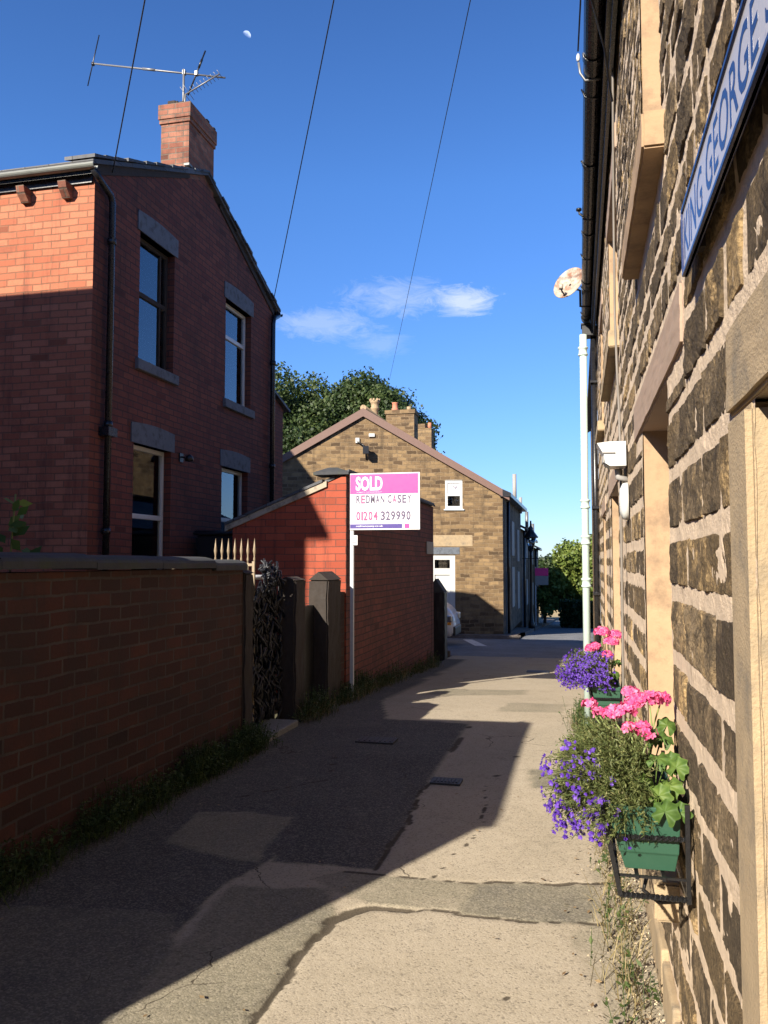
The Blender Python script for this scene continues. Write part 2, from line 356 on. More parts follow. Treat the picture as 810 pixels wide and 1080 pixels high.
    def link(s, name, mat, parent=None, world=True, loc=None, recalc=True):
        me = bpy.data.meshes.new(name); me.from_pydata(s.v, [], s.f)
        if parent is not None and world: me.transform(MW[parent].inverted())
        if parent is None and loc is not None: me.transform(Matrix.Translation([-c for c in loc]))
        mats = mat if isinstance(mat, (list, tuple)) else [mat]
        for m_ in mats: me.materials.append(M[m_] if isinstance(m_, str) else m_)
        me.polygons.foreach_set('material_index', s.mi)
        me.polygons.foreach_set('use_smooth', s.smooth)
        me.update()
        if recalc:
            bm = bmesh.new(); bm.from_mesh(me); bmesh.ops.recalc_face_normals(bm, faces=bm.faces[:]); bm.to_mesh(me); bm.free()
        uvl = me.uv_layers.new(name='UVMap'); data = []
        off = loc or (0, 0, 0)
        for p in me.polygons:
            n = p.normal
            for li in p.loop_indices:
                c = me.vertices[me.loops[li].vertex_index].co
                c = (c[0]+off[0], c[1]+off[1], c[2]+off[2])
                if abs(n.z) > .75: data += (c[0], c[1])
                elif abs(n.x) > abs(n.y): data += (c[1], c[2])
                else: data += (c[0], c[2])
        uvl.data.foreach_set('uv', data)
        ca = me.color_attributes.new('tone', 'FLOAT_COLOR', 'POINT'); cd = []
        for a, b in s.tone: cd += (a, b, 0, 1)
        ca.data.foreach_set('color', cd)
        o = bpy.data.objects.new(name, me); COL.objects.link(o)
        if parent is not None: o.parent = parent; MW[o] = MW[parent]
        else:
            if loc is not None: o.location = loc
            MW[o] = Matrix.Translation(loc or (0, 0, 0))
        return o

def text_into(mb, txt, O, U, V, N, width, height, depth, bold=0.0):
    cu = bpy.data.curves.new('t', 'FONT'); cu.body = txt; cu.size = 1; cu.resolution_u = 3; cu.offset = bold
    ob = bpy.data.objects.new('t', cu); COL.objects.link(ob); bpy.context.view_layer.update()
    me = bpy.data.meshes.new_from_object(ob); bpy.data.objects.remove(ob)
    xs = [v.co.x for v in me.vertices]; ys = [v.co.y for v in me.vertices]
    x0, x1, y0, y1 = min(xs), max(xs), min(ys), max(ys); O, U, V, N = map(Vector, (O, U, V, N))
    bm = bmesh.new(); bm.from_mesh(me); bmesh.ops.remove_doubles(bm, verts=bm.verts[:], dist=1e-5)
    r = bmesh.ops.extrude_face_region(bm, geom=bm.faces[:])
    top = {g for g in r['geom'] if isinstance(g, bmesh.types.BMVert)}
    for v in bm.verts:
        a, b = (v.co.x-x0)/(x1-x0)*width, (v.co.y-y0)/(y1-y0)*height
        v.co = O + U*a + V*b + N*(depth if v in top else 0)
    mb.addbm(bm); bpy.data.meshes.remove(me); bpy.data.curves.remove(cu)

def interp(x, P):
    if x <= P[0][0]: return P[0][1]
    for (a, u), (b, w) in zip(P, P[1:]):
        if x <= b:
            t = (x-a)/(b-a); return u + (w-u)*t
    return P[-1][1]
GP = [(-60, .9), (-6, .08), (0, 0), (8, 0), (10, -.07), (17, -.5), (24, -.70), (28, -.84), (50, -2.1), (80, -3.6), (150, -12), (300, -17), (500, -9), (700, -1.2), (1200, -6), (4000, -40)]
def gz(y):
    if y > 90: return interp(y, GP)
    return sum(interp(y + d, GP) for d in (-1.2, -.6, 0, .6, 1.2))/5

# ------------------------------------------------------------------ the ground
def sheet(mb, x0, x1, ys, dz, nx=2, wob=0):
    xs = [x0 + (x1-x0)*i/(nx-1) for i in range(nx)]; rows = []
    for y in ys: rows.append([mb.vert((x, y, gz(y) + dz + (wob*noise.noise(Vector((x*.9, y*.9, 3))) if wob else 0))) for x in xs])
    for i in range(len(ys)-1):
        for k in range(nx-1): mb.face((rows[i][k], rows[i][k+1], rows[i+1][k+1], rows[i+1][k]))

def frange(a, b, st):
    n = max(1, round((b-a)/st)); return [a + (b-a)*i/n for i in range(n+1)]

g = MB()
sheet(g, -900, 900, frange(-60, 90, 1.0) + frange(95, 700, 20)[0:] + [900, 1200, 2000, 4000], -.03, nx=7)
prop(g.link('ground', 'terrain'), kind='structure')

random.seed(5)
def blob(mb, pts, dz, wob=.018, step=.05):
    """irregular edged flat patch following the ground: fan of small strips"""
    out = []
    n = len(pts)
    for i in range(n):
        a, b = Vector((*pts[i], 0)), Vector((*pts[(i+1) % n], 0)); L = (b-a).length; k = max(1, int(L/step))
        nn = Vector((-(b-a).y, (b-a).x, 0)).normalized()
        for j in range(k):
            p = a.lerp(b, j/k); p += nn*wob*noise.noise(p*9 + Vector((7, 3, dz*900)))*2
            out.append(p)
    bm = bmesh.new(); vs = [bm.verts.new((p.x, p.y, 0)) for p in out]; f = bm.faces.new(vs)
    bmesh.ops.triangulate(bm, faces=[f])
    for v in bm.verts: v.co.z = gz(v.co.y) + dz + ALLEYW*noise.noise(Vector((v.co.x*.9, v.co.y*.9, 3)))
    mb.addbm(bm)
ALLEYW = 0.0
def sdist(px, py, poly):
    """signed distance to a polygon, positive inside"""
    best = 1e9; ins = False; n = len(poly)
    for i in range(n):
        x0, y0 = poly[i]; x1, y1 = poly[(i+1) % n]; dx, dy = x1-x0, y1-y0
        t_ = max(0, min(1, ((px-x0)*dx + (py-y0)*dy)/(dx*dx+dy*dy))); d = math.hypot(px-x0-dx*t_, py-y0-dy*t_); best = min(best, d)
        if (y0 > py) != (y1 > py) and px < x0 + (py-y0)/(y1-y0)*dx: ins = not ins
    return best if ins else -best
def ldist(px, py, path):
    best = 1e9
    for (x0, y0), (x1, y1) in zip(path, path[1:]):
        dx, dy = x1-x0, y1-y0; t_ = max(0, min(1, ((px-x0)*dx + (py-y0)*dy)/(dx*dx+dy*dy))); best = min(best, math.hypot(px-x0-dx*t_, py-y0-dy*t_))
    return best
# patches: polygon, tone of the surface, raised height
PATCH = [([(-2.9,1.2), (-1.72,1.2), (-1.68,2.6), (-1.74,3.9), (-1.64,4.3), (-1.95,8.4), (-2.3,9.6), (-2.45,18), (-2.9,18)], .16, .0),  # first two strips: darker tarmac, with shade also put into the tone
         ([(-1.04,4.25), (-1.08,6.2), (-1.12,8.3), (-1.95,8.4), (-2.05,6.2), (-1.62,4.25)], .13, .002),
         ([(-1.13,1.2), (-1.12,2.77), (-1.10,3.68), (-1.2,3.95), (-1.7,3.9), (-1.62,2.6), (-1.9,1.2)], .44, .003),
         ([(-1.35,4.05), (-1.25,3.98), (-.79,3.80), (-.3,3.85), (.3,3.86), (.3,4.36), (-.2,4.27), (-.75,4.18), (-1.2,4.2)], .52, .0),
         ([(-.55,3.83), (.3,3.86), (.3,4.36), (-.2,4.27), (-.5,4.2)], .37, -.002),
         ([(-.40,6.53), (-.10,6.58), (.3,6.55), (.3,6.05), (-.16,6.04), (-.37,5.99)], .36, .002),
         ([(-2.30,4.37), (-2.4,4.95), (-2.1,5.05), (-1.76,5.0), (-1.72,4.6), (-1.70,4.21), (-2.0,4.28)], .42, .004),
         ([(-2.75,3.4), (-2.3,3.5), (-1.80,3.52), (-1.66,3.2), (-1.60,2.7), (-1.75,2.0), (-2.9,1.8)], .30, .003),
         ([(.4,1.5), (.4,9.0), (.13,9.0), (.07,7.8), (.12,6.6), (.16,5.6), (.12,4.9), (.02,4.5), (.08,4.1), (-.04,3.7), (.04,3.2), (.12,2.8), (.10,2.2), (.14,1.5)], .60, -.003),
         ([(-.9,9.2), (-.2,9.3), (-.15,10.1), (-.85,10.0)], .55, .002),
         ([(-1.9,10.5), (-.7,10.9), (-.75,11.6), (-1.95,11.3)], .48, .002)]
CRACK = [([(-1.14,1.2), (-1.13,2.77), (-1.10,3.66), (-.98,3.84), (-.79,3.79)], .022, .014), ([(-.79,3.79), (-.3,3.84), (.1,3.87)], .012, .006), ([(-1.2,4.2), (-.7,4.19), (-.2,4.28), (.15,4.36)], .010, .005),
         ([(-1.04,4.25), (-1.08,6), (-1.1,8.3)], .014, .005), ([(-.3,3.2), (-.15,2.7), (-.28,2.2), (-.2,1.6)], .004, .002), ([(-.75,4.2), (-.6,5.1), (-.68,5.9), (-.5,7.2)], .004, .002), ([(-2.3,5.3), (-1.8,5.9), (-2.0,6.6)], .006, .003)]
al = MB(); al.sm = True
def alley_pt(x, y):
    w1 = noise.noise(Vector((x*2.3, y*2.3, 7)))*.05 + noise.noise(Vector((x*9, y*9, 3)))*.022 + noise.noise(Vector((x*30, y*30, 1)))*.010; w2 = noise.noise(Vector((x*2.3, y*2.3, 17)))*.05 + noise.noise(Vector((x*9, y*9, 13)))*.022 + noise.noise(Vector((x*30, y*30, 11)))*.010
    qx, qy = x + w1, y + w2; tone = .74; h = 0
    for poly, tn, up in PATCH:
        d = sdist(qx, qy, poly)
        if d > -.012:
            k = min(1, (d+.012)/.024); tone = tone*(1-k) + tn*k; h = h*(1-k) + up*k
    cr = 0
    for path, wd, dp in CRACK:
        d = ldist(qx, qy, path); wd *= .55 + 1.1*abs(noise.noise(Vector((x*6, y*6, 29))))
        if d < wd*1.6: k = max(0, min(1, (wd*1.6-d)/(wd*.9))); cr = max(cr, k); h -= dp*k
    h += .004*noise.noise(Vector((x*1.1, y*1.1, 3))) + .0012*noise.noise(Vector((x*14, y*14, 3)))
    return al_v((x, y, gz(y) + h), tone, cr)
def al_v(p, a_, b_): al.ct = (a_, b_); return al.vert(p)
def band(xs, ys):
    rows = [[alley_pt(x, y) for x in xs] for y in ys]
    for i in range(len(ys)-1):
        for k in range(len(xs)-1): al.face((rows[i][k], rows[i][k+1], rows[i+1][k+1], rows[i+1][k]))
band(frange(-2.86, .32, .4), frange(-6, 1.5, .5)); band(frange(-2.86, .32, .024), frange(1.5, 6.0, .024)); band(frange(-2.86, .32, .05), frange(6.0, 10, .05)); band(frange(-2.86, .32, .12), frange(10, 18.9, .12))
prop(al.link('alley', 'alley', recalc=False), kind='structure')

rd = MB(); sheet(rd, -30, 40, frange(18.9, 25.2, .3), .002, nx=8)
sheet(rd, -1.75, 6, frange(25.2, 60, .5), .002, nx=3)
prop(rd.link('road', 'road', recalc=False), kind='structure')
kb = MB()
for y in (18.78, 25.2):
    for x0, x1 in (((-30, -2.9), (.5, 40)) if y < 20 else ((-30, -1.75),)):
        kb.prism([(x0, y, gz(y)-.1), (x0, y, gz(y)+.11), (x0, y+.12, gz(y)+.11), (x0, y+.12, gz(y)-.1)], (x1-x0, 0, 0))
prop(kb.link('kerb', 'pavement'), kind='structure')
pv = MB()
sheet(pv, -30, -1.87, frange(25.32, 27.5, .3), .105, nx=4)
ys = frange(27.5, 60, .5); sheet(pv, -2.5, -1.87, ys, .105, nx=2)
for a, b in zip(ys, ys[1:]): pv.poly([(-1.87, a, gz(a)+.105), (-1.75, a, gz(a)+.105), (-1.75, b, gz(b)+.105), (-1.87, b, gz(b)+.105)]); pv.poly([(-1.75, a, gz(a)+.105), (-1.75, a, gz(a)-.05), (-1.75, b, gz(b)-.05), (-1.75, b, gz(b)+.105)])
prop(pv.link('pavement', 'pavement', recalc=False), kind='structure')
mk = MB()
mk.poly([(-3.40,24.55,gz(24.55)+.008), (-3.12,24.55,gz(24.55)+.008), (-2.40,22.0,gz(22.0)+.008), (-2.72,22.0,gz(22.0)+.008)])
prop(mk.link('road_marking', 'roadpaint', recalc=False), kind='structure')
yd = MB()
yd.box((-14, -4, -.2), (-3.9, 18.6, .85)); yd.box((-3.9, 6.95, -.2), (-3.05, 7.9, .06)); yd.box((-3.9, -4, -.2), (-3.1, 6.9, .3))
prop(yd.link('yard', 'earth'), kind='structure')
st = MB(); st.box((-3.05, 6.98, -.05), (-2.70, 7.78, .05), .012)
prop(st.link('doorstep', 'concrete', loc=(-2.87, 7.4, 0)), 'worn pale stone doorstep in front of the dark gateway in the brick yard wall', 'step')

# ------------------------------------------------------------------ right: the stone cottage
WX, EAVE, WEND = .3, 5.2, 12.6
# openings: y0, y1, z0, z1
OPEN = [(.55, 1.52, -.02, 1.88), (2.90, 4.05, .57, 2.21), (6.55, 7.95, .57, 2.2), (9.6, 10.7, .2, 2.15),
        (-1.9, -.8, .6, 2.1),
        (2.92, 3.74, 3.11, 4.55), (6.1, 7.75, 3.25, 4.55), (9.7, 10.7, 3.2, 4.5), (.1, 1.2, 3.15, 4.55)]
TRIM = [(.35, .55, -.02, 1.88), (1.52, 1.713, -.02, 1.88), (.3, 1.73, 1.88, 2.055),
        (2.42, 4.46, 2.21, 2.40), (6.2, 8.35, 2.2, 2.38), (9.4, 10.9, 2.15, 2.33), (-2.1, -.6, 2.1, 2.28),
        (2.80, 4.15, 2.975, 3.11), (6.0, 8.1, 3.12, 3.25), (9.6, 10.8, 3.08, 3.2), (0, 1.3, 3.02, 3.15),
        (2.78, 3.92, 4.55, 4.75), (5.95, 7.9, 4.55, 4.75), (9.5, 10.9, 4.5, 4.7), (-.05, 1.35, 4.55, 4.75),
        (2.85, 4.15, .44, .57), (6.45, 8.1, .44, .57)]
EXCL = OPEN + TRIM
cot = thing('stone_cottage', 'dark weathered stone cottage with pale pointing along the right side of the alley', 'cottage', (WX, 4, 0))
random.seed(11)
w = MB()
def stone(y0, y1, z0, z1):
    near = min(abs(y0), abs(y1)); c = .009 if 1.0 < y0 < 3.2 else .018 if y0 < 5.5 and y0 > .8 else .04
    ny = max(2, min(60, int((y1-y0)/c))); nz = max(2, min(30, int((z1-z0)/c)))
    sd = Vector((random.uniform(0, 90), random.uniform(0, 90), random.uniform(0, 90)))
    H = random.uniform(.003, .008); rough = random.uniform(.004, .008); w.ct = (random.random(), random.random())
    tilt = random.uniform(-.004, .004); wr = [random.uniform(0, .008) for _ in range(4)]
    grid = []
    for j in range(nz+1):
        row = []
        for i in range(ny+1):
            u, v = i/ny, j/nz
            du, dv = min(u, 1-u)*(y1-y0), min(v, 1-v)*(z1-z0); d = min(du, dv)
            y = y0 + (y1-y0)*u; z = z0 + (z1-z0)*v
            ey = .004*noise.noise(Vector((v*5, 0, 0)) + sd) + (wr[0]*(1-v) + wr[1]*v)*(1 if u < .5 else -1)
            ez = .006*noise.noise(Vector((0, u*(y1-y0)*7, 4)) + sd) + (wr[2]*(1-u) + wr[3]*u)*(.6 if v < .5 else -.6)
            k = max(0, 1 - d/.05); y += ey*k; z += ez*k
            P = Vector((y*1.0, z, 0)); e = min(1, d/.011); e = e*e*(3-2*e)
            h = H + tilt*(u-.5)*2 + rough*noise.fractal(P*13 + sd, .8, 2.1, 5) + .5*rough*abs(noise.noise(P*50 + sd))
            x = WX - max(.003, h)*e + .004*(1-e)
            row.append(w.vert((x, y, z)))
        grid.append(row)
    w.sm = False
    for j in range(nz):
        for i in range(ny): w.face((grid[j][i], grid[j+1][i], grid[j+1][i+1], grid[j][i+1]))
def free_intervals(z0, z1):
    iv = [(-2.5, WEND)]
    for a, b, c, d in EXCL:
        if d <= z0 + .012 or c >= z1 - .012: continue
        nv = []
        for p, q in iv:
            if b <= p or a >= q: nv.append((p, q)); continue
            if a - p > .05: nv.append((p, a))
            if q - b > .05: nv.append((b, q))
        iv = nv
    return iv
z = -.22; first = True
while z < EAVE - .05:
    h = random.uniform(.165, .215) if z < 2.25 else random.uniform(.13, .19); z1 = min(z + h, EAVE)
    # trim course where it meets a sill or lintel edge
    jy = .011 if z < 2.25 else .008
    cuts = sorted({z, z1} | {e for o in EXCL for e in (o[2], o[3]) if z + .05 < e < z1 - .05})
    jz = random.uniform(.034, .050) if z < 2.25 else random.uniform(.022, .040)
    for p, q in free_intervals(z, z1) if len(cuts) == 2 else []:
        y = p
        while y < q - .02:
            L = random.uniform(.16, .46) if random.random() < .8 else random.uniform(.45, .6)
            if q - (y + L) < .14: L = q - y
            stone(y + jy, y + L - jy, z + jz*.42, z1 - jz*.42); y += L
    if len(cuts) > 2:
        full = free_intervals(z, z1)
        for p, q in full:
            y = p
            while y < q - .02:
                L = random.uniform(.18, .42)
                if q - (y + L) < .14: L = q - y
                stone(y + jy, y + L - jy, z + jz*.42, z1 - jz*.42); y += L
        for c0, c1 in zip(cuts, cuts[1:]):
            if c1 - c0 < .07: continue
            for p, q in free_intervals(c0, c1):
                # only the stretches that the full course could not use
                segs = [(p, q)]
                for a, b in full:
                    ns = []
                    for s0, s1 in segs:
                        if b <= s0 or a >= s1: ns.append((s0, s1)); continue
                        if a - s0 > .08: ns.append((s0, a))
                        if s1 - b > .08: ns.append((b, s1))
                    segs = ns
                for s0, s1 in segs:
                    y = s0
                    while y < s1 - .02:
                        L = random.uniform(.2, .42)
                        if s1 - (y + L) < .14: L = s1 - y
                        stone(y + .006, y + L - .006, c0 + .008, c1 - .008); y += L
    z = z1
# mortar bed between the stones
w.cm = 1; w.ct = (.5, .5)
yb = sorted({-2.5, WEND} | {v for o in OPEN for v in o[:2] if -2.5 < v < WEND}); zb = sorted({-.25, EAVE} | {v for o in OPEN for v in o[2:] if v > -.2})
def mort(y, z):
    return WX + .004*noise.noise(Vector((y*6, z*6, 1))) - .004*abs(noise.noise(Vector((y*22, z*22, 5)))) - .001
for y0, y1 in zip(yb, yb[1:]):
    for z0, z1 in zip(zb, zb[1:]):
        cy, cz = (y0+y1)/2, (z0+z1)/2
        if any(a < cy < b and c < cz < d for a, b, c, d in OPEN): continue
        c = .02 if y0 < 5 and y1 > .8 else .08
        ys, zs = frange(y0, y1, c), frange(z0, z1, c)
        G = [[w.vert((mort(y, z), y, z)) for y in ys] for z in zs]
        for j in range(len(zs)-1):
            for i in range(len(ys)-1): w.face((G[j][i], G[j+1][i], G[j+1][i+1], G[j][i+1]))
w.link('wall', ['stone', 'mortar'], cot, recalc=False)
# the body of the cottage behind the facing (gables, back, inner leaf)
b = MB()
b.box((WX+.5, -2.5, -.25), (6.0, -2.3, EAVE)); b.box((WX+.02, WEND-.3, -.9), (6.0, WEND, EAVE)); b.box((5.8, -2.3, -.5), (6.0, WEND-.3, EAVE))
b.prism([(WX, WEND-.3, EAVE), (6.0, WEND-.3, EAVE), (3.15, WEND-.3, 6.75)], (0, .3, 0)); b.prism([(WX, -2.5, EAVE), (6.0, -2.5, EAVE), (3.15, -2.5, 6.75)], (0, .2, 0))
b.box((WX+.015, -2.5, -.25), (WX+.5, -2.3, EAVE))
b.link('end_wall', 'row_stone', cot)
for (a, c, z0, z1) in OPEN:
    door = z1 - z0 > 1.8 and a < 2
    D = .17 if not door else .24
    rv = MB()     # rendered reveals and the inside of the wall
    xr = WX+.243 if door else WX+.004
    rv.box((xr, a-.06, z0-.05), (WX+.3, a, z1+.05)); rv.box((xr, c, z0-.05), (WX+.3, c+.06, z1+.05))
    rv.box((WX+.245, a, z1), (WX+.3, c, z1+.05))
    rv.link('reveal', 'render', cot)
    if door:
        f = MB(); f.box((WX+D, a, z0), (WX+D+.06, a+.07, z1)); f.box((WX+D, c-.07, z0), (WX+D+.06, c, z1)); f.box((WX+D, a+.07, z1-.07), (WX+D+.06, c-.07, z1))
        dr = f.link('door_frame', 'whitepaint', cot)
        p = MB(); p.box((WX+D+.02, a+.07, z0), (WX+D+.06, c-.07, z1-.07)); 
        for q0, q1 in ((.15, .85), (.98, 1.7)):
            for r0, r1 in ((a+.14, (a+c)/2-.05), ((a+c)/2+.05, c-.14)): p.box((WX+D+.008, r0, q0), (WX+D+.02, r1, q1), .004)
        d_ = p.link('door', 'greydoor', cot); k = MB(); k.lathe([(.01, -.03), (.028, -.02), (.03, 0), (.01, .02)], (WX+D-.01, c-.16, 1.0), 'X', 12); k.link('door_knob', 'chrome', d_)
    else:
        f = MB()
        for y0, y1, q0, q1 in ((a, a+.06, z0, z1), (c-.06, c, z0, z1), (a+.06, c-.06, z0, z0+.07), (a+.06, c-.06, z1-.06, z1), (a+.06, c-.06, (z0+z1)/2-.03, (z0+z1)/2+.03)):
            f.box((WX+D, y0, q0), (WX+D+.06, y1, q1), .004)
        wn = f.link('window', 'whitepaint', cot)
        p = MB(); p.box((WX+D+.025, a+.05, z0+.05), (WX+D+.031, c-.05, z1-.05)); p.link('pane', 'glass', wn)
        k = MB(); k.box((WX+D+.12, a+.03, z0+.05), (WX+D+.125, c-.03, z1-.03)); k.link('curtain', 'curtain', wn)
    s = MB(); s.box((WX+.3, a-.1, z0-.1), (WX+.31, a+.0, z1+.1)); s.box((WX+.5, a-.3, z0-.2), (WX+.52, c+.3, z1+.2)); s.link('room_lining', 'darkroom', cot)
for i, (a, c, z0, z1) in enumerate(TRIM):
    t = MB(); sill = z1 - z0 < .145 and c - a > .8; jamb = z1 - z0 > 1
    def roughbox(x0, x1, cell):
        bm = bmesh.new(); bmesh.ops.create_cube(bm, size=1)
        for v in bm.verts: v.co = Vector(((x0+x1)/2 + v.co.x*(x1-x0), (a+c)/2 + v.co.y*(c-a-.006), (z0+z1)/2 + v.co.z*(z1-z0-.006)))
        bmesh.ops.bevel(bm, geom=bm.edges[:], offset=.012 if jamb else .008, segments=4 if jamb else 2, affect='EDGES')
        es = [e for e in bm.edges if e.calc_length() > cell*2]
        bmesh.ops.subdivide_edges(bm, edges=es, cuts=1 if jamb else int(min(24, max(1, (max(z1-z0, c-a))/cell/2))), use_grid_fill=True)
        for v in bm.verts: v.co += Vector((1, .3, .3))*(.003 if not jamb else 0.0)*noise.fractal(v.co*14 + Vector((i, 0, 0)), 1, 2, 3)
        t.addbm(bm)
    if sill: roughbox(WX-.078, WX+.24, .05); t.link('sill', 'dressed' if i != 7 else 'render', cot)
    elif jamb: roughbox(WX-.016, WX+.24, .06); t.link('door_jamb', 'dressed', cot)
    else: roughbox(WX-.014, WX+.24, .05); t.link('lintel', 'dressed' if i == 2 else 'lintelpink', cot)
# plinth stones at the foot of the wall
pl = MB(); random.seed(3); y = 1.9
while y < 5.6:
    L = random.uniform(.35, .7); pl.box((WX-.018-random.uniform(0, .012), y, -.1), (WX+.006, y+L-.012, random.uniform(.12, .26)), .01); y += L
pl.link('plinth', 'dressed', cot)
# roof, soffit, gutter, pipes
rf = MB()
rf.prism([(WX-.12, -2.6, EAVE-.02), (WX-.12, -2.6, EAVE+.05), (3.15, -2.6, 6.95), (6.15, -2.6, EAVE+.05), (6.15, -2.6, EAVE-.02), (3.15, -2.6, 6.87)], (0, WEND+2.75, 0))
rf.link('roof', 'flags', cot)
so = MB(); so.box((WX-.09, -2.6, EAVE-.20), (WX-.06, WEND+.1, EAVE+.02)); so.box((WX-.06, -2.6, EAVE-.30), (WX-.034, WEND+.05, EAVE-.03)); so.link('fascia', 'blackpaint', cot)
def half_gutter(mb, x, z, y0, y1, r=.06, axis='Y'):
    n = 10; y = y0; 
    prof = [(r*math.cos(math.pi + math.pi*k/n), r*math.sin(math.pi + math.pi*k/n)) for k in range(n+1)] + [((r-.006)*math.cos(2*math.pi - math.pi*k/n), (r-.006)*math.sin(2*math.pi - math.pi*k/n)) for k in range(n+1)]
    if axis == 'Y': mb.prism([(x+a, y0, z+b) for a, b in prof], (0, y1-y0, 0))
    else: mb.prism([(y0, x+a, z+b) for a, b in prof], (y1-y0, 0, 0))
gu = MB(); gx, gzz = WX-.155, EAVE-.03
half_gutter(gu, gx, gzz, -2.6, 12.35, .068)
for y in frange(-2.2, 12.2, 1.55):
    half_gutter(gu, gx, gzz-.002, y-.035, y+.035, .076)
gut = gu.link('gutter', 'blackpaint', cot)
br = MB()
for y in frange(-1.8, 12, 1.15):
    br = MB(); br.tube([(WX-.06, y, gzz-.02), (gx+.03, y, gzz-.075), (gx-.055, y, gzz-.055), (gx-.080, y, gzz+.01)], .007, 6); br.link('gutter_bracket', 'blackiron', gut)
dp = MB()
dp.box((gx-.06, 12.30, gzz-.26), (WX-.02, 12.52, gzz-.10), .01); dp.box((gx-.075, 12.28, gzz-.10), (WX-.015, 12.54, gzz-.075), .006)
dp.link('hopper_head', 'blackplastic', cot)
dp = MB(); dp.tube([(WX-.055, 12.41, gzz-.25), (WX-.055, 12.41, -.25)], .042, 14)
for z in (4.2, 2.35, 1.1, .35): dp.tube([(WX-.055, 12.41, z), (WX-.055, 12.41, z+.06)], .052, 14); dp.box((WX-.11, 12.33, z+.015), (WX+.01, 12.36, z+.045))
dp.link('downpipe', 'blackpaint', cot)

nc = thing('next_cottage', 'next stone cottage on the right beyond the black downpipe', 'cottage', (.4, 15, 0))
t = MB(); t.box((.345, WEND+.02, -1.2), (5.9, 23.0, EAVE-.1)); t.link('wall', 'gable_stone', nc)
t = MB(); t.prism([(.22, WEND+.2, EAVE-.12), (.22, WEND+.2, EAVE-.05), (3.1, WEND+.2, 6.8), (6.0, WEND+.2, EAVE-.05), (6.0, WEND+.2, EAVE-.12), (3.1, WEND+.2, 6.7)], (0, 23.1-WEND-.2, 0)); t.link('roof', 'flags', nc)
for y0, y1, q0, q1 in ((13.6, 14.5, -.35, 1.7), (15.6, 16.7, .3, 1.7), (13.7, 14.6, 3.0, 4.2), (15.8, 16.8, 3.0, 4.2)):
    t = MB(); t.box((.335, y0, q0), (.36, y1, q1)); t.link('door' if q0 < 0 else 'window', 'whitepaint', nc)
# free-standing pale pipe with collars
pp = thing('vent_pipe', 'tall pale green-white pipe with moulded collars standing close to the stone cottage wall', 'pipe', (.058, 8.0, 0))
t = MB(); t.tube([(.058, 8, -.05), (.060, 8, 2.2), (.064, 8, 3.76)], .034, 18); t.link('shaft', 'palegreen', pp)
for z in (1.40, 1.80, 2.14, 3.60):
    t = MB(); t.lathe([(.034, -.045), (.046, -.04), (.046, -.025), (.039, -.02), (.039, .02), (.047, .025), (.047, .04), (.034, .045)], (.061, 8, z), 'Z', 18); t.link('collar', 'palegreen', pp)

# street name plate
sg = thing('street_sign', 'long blue and white street name plate fixed high on the stone wall', 'street sign', (.27, 1.55, 2.42))
SL0, SL1, SZ0, SZ1 = 2.13, 1.02, 2.305, 2.475
p = MB(); p.box((.262, SL1, SZ0), (.272, SL0, SZ1), .002); p.link('plate', 'platelav', sg)
f = MB()
for a, b_ in (((.258, SL1, SZ0), (.2735, SL0, SZ0+.012)), ((.258, SL1, SZ1-.012), (.2735, SL0, SZ1)), ((.258, SL0-.012, SZ0+.012), (.2735, SL0, SZ1-.012)), ((.258, SL1, SZ0+.012), (.2735, SL1+.012, SZ1-.012))): f.box(a, b_, .002)
f.link('border', 'enamelblue', sg)
l = MB(); text_into(l, 'KING GEORGE ST', (.2635, SL0-.03, SZ0+.032), (0, -1, 0), (0, 0, 1), (-1, 0, 0), 1.04, .104, .002, .008); l.link('lettering', 'enamelblue', sg)
f = MB()
for y in (1.2, 1.72, 2.0): f = MB(); f.box((.272, y-.02, SZ0+.02), (.31, y+.02, SZ1-.02)); f.link('wall_batten', 'darkpost', sg)

# security floodlight housing
sl = thing('security_light', 'white box-shaped security light with a pointed hood on the stone wall above the alley', 'light', (WX, 5.28, 2.25))
t = MB()
t.prism([(.285, 5.18, 2.18), (.285, 5.18, 2.33), (.18, 5.18, 2.33), (.115, 5.18, 2.322), (.155, 5.18, 2.25), (.16, 5.18, 2.20), (.19, 5.18, 2.18)], (0, .2, 0)); t.link('housing', 'whitepaint', sl)
t = MB(); t.box((.145, 5.175, 2.258), (.22, 5.17, 2.266)); t.link('seam', 'greyplaque', sl)
t = MB(); t.tube([(.24, 5.28, 2.17), (.24, 5.28, 2.12), (.30, 5.28, 2.10)], .02, 10); t.link('wall_arm', 'greyplaque', sl)
t = MB(); t.box((.148, 5.2, 2.205), (.155, 5.36, 2.245)); t.link('lamp_glass', 'greyplaque', sl)
bl = MB(); bl.lathe([(.0, -.03), (.05, -.028), (.075, -.01), (.08, .02)], (WX-.03, 5.15, 1.96), 'X', 20)
for i, v in enumerate(bl.v): bl.v[i] = (v[0], v[1], 1.96 + (v[2]-1.96)*1.45)
prop(bl.link('wall_cover', 'whitepaint', loc=(WX, 5.15, 1.96)), 'small white oval cover on the stone wall just below the security light', 'cover')
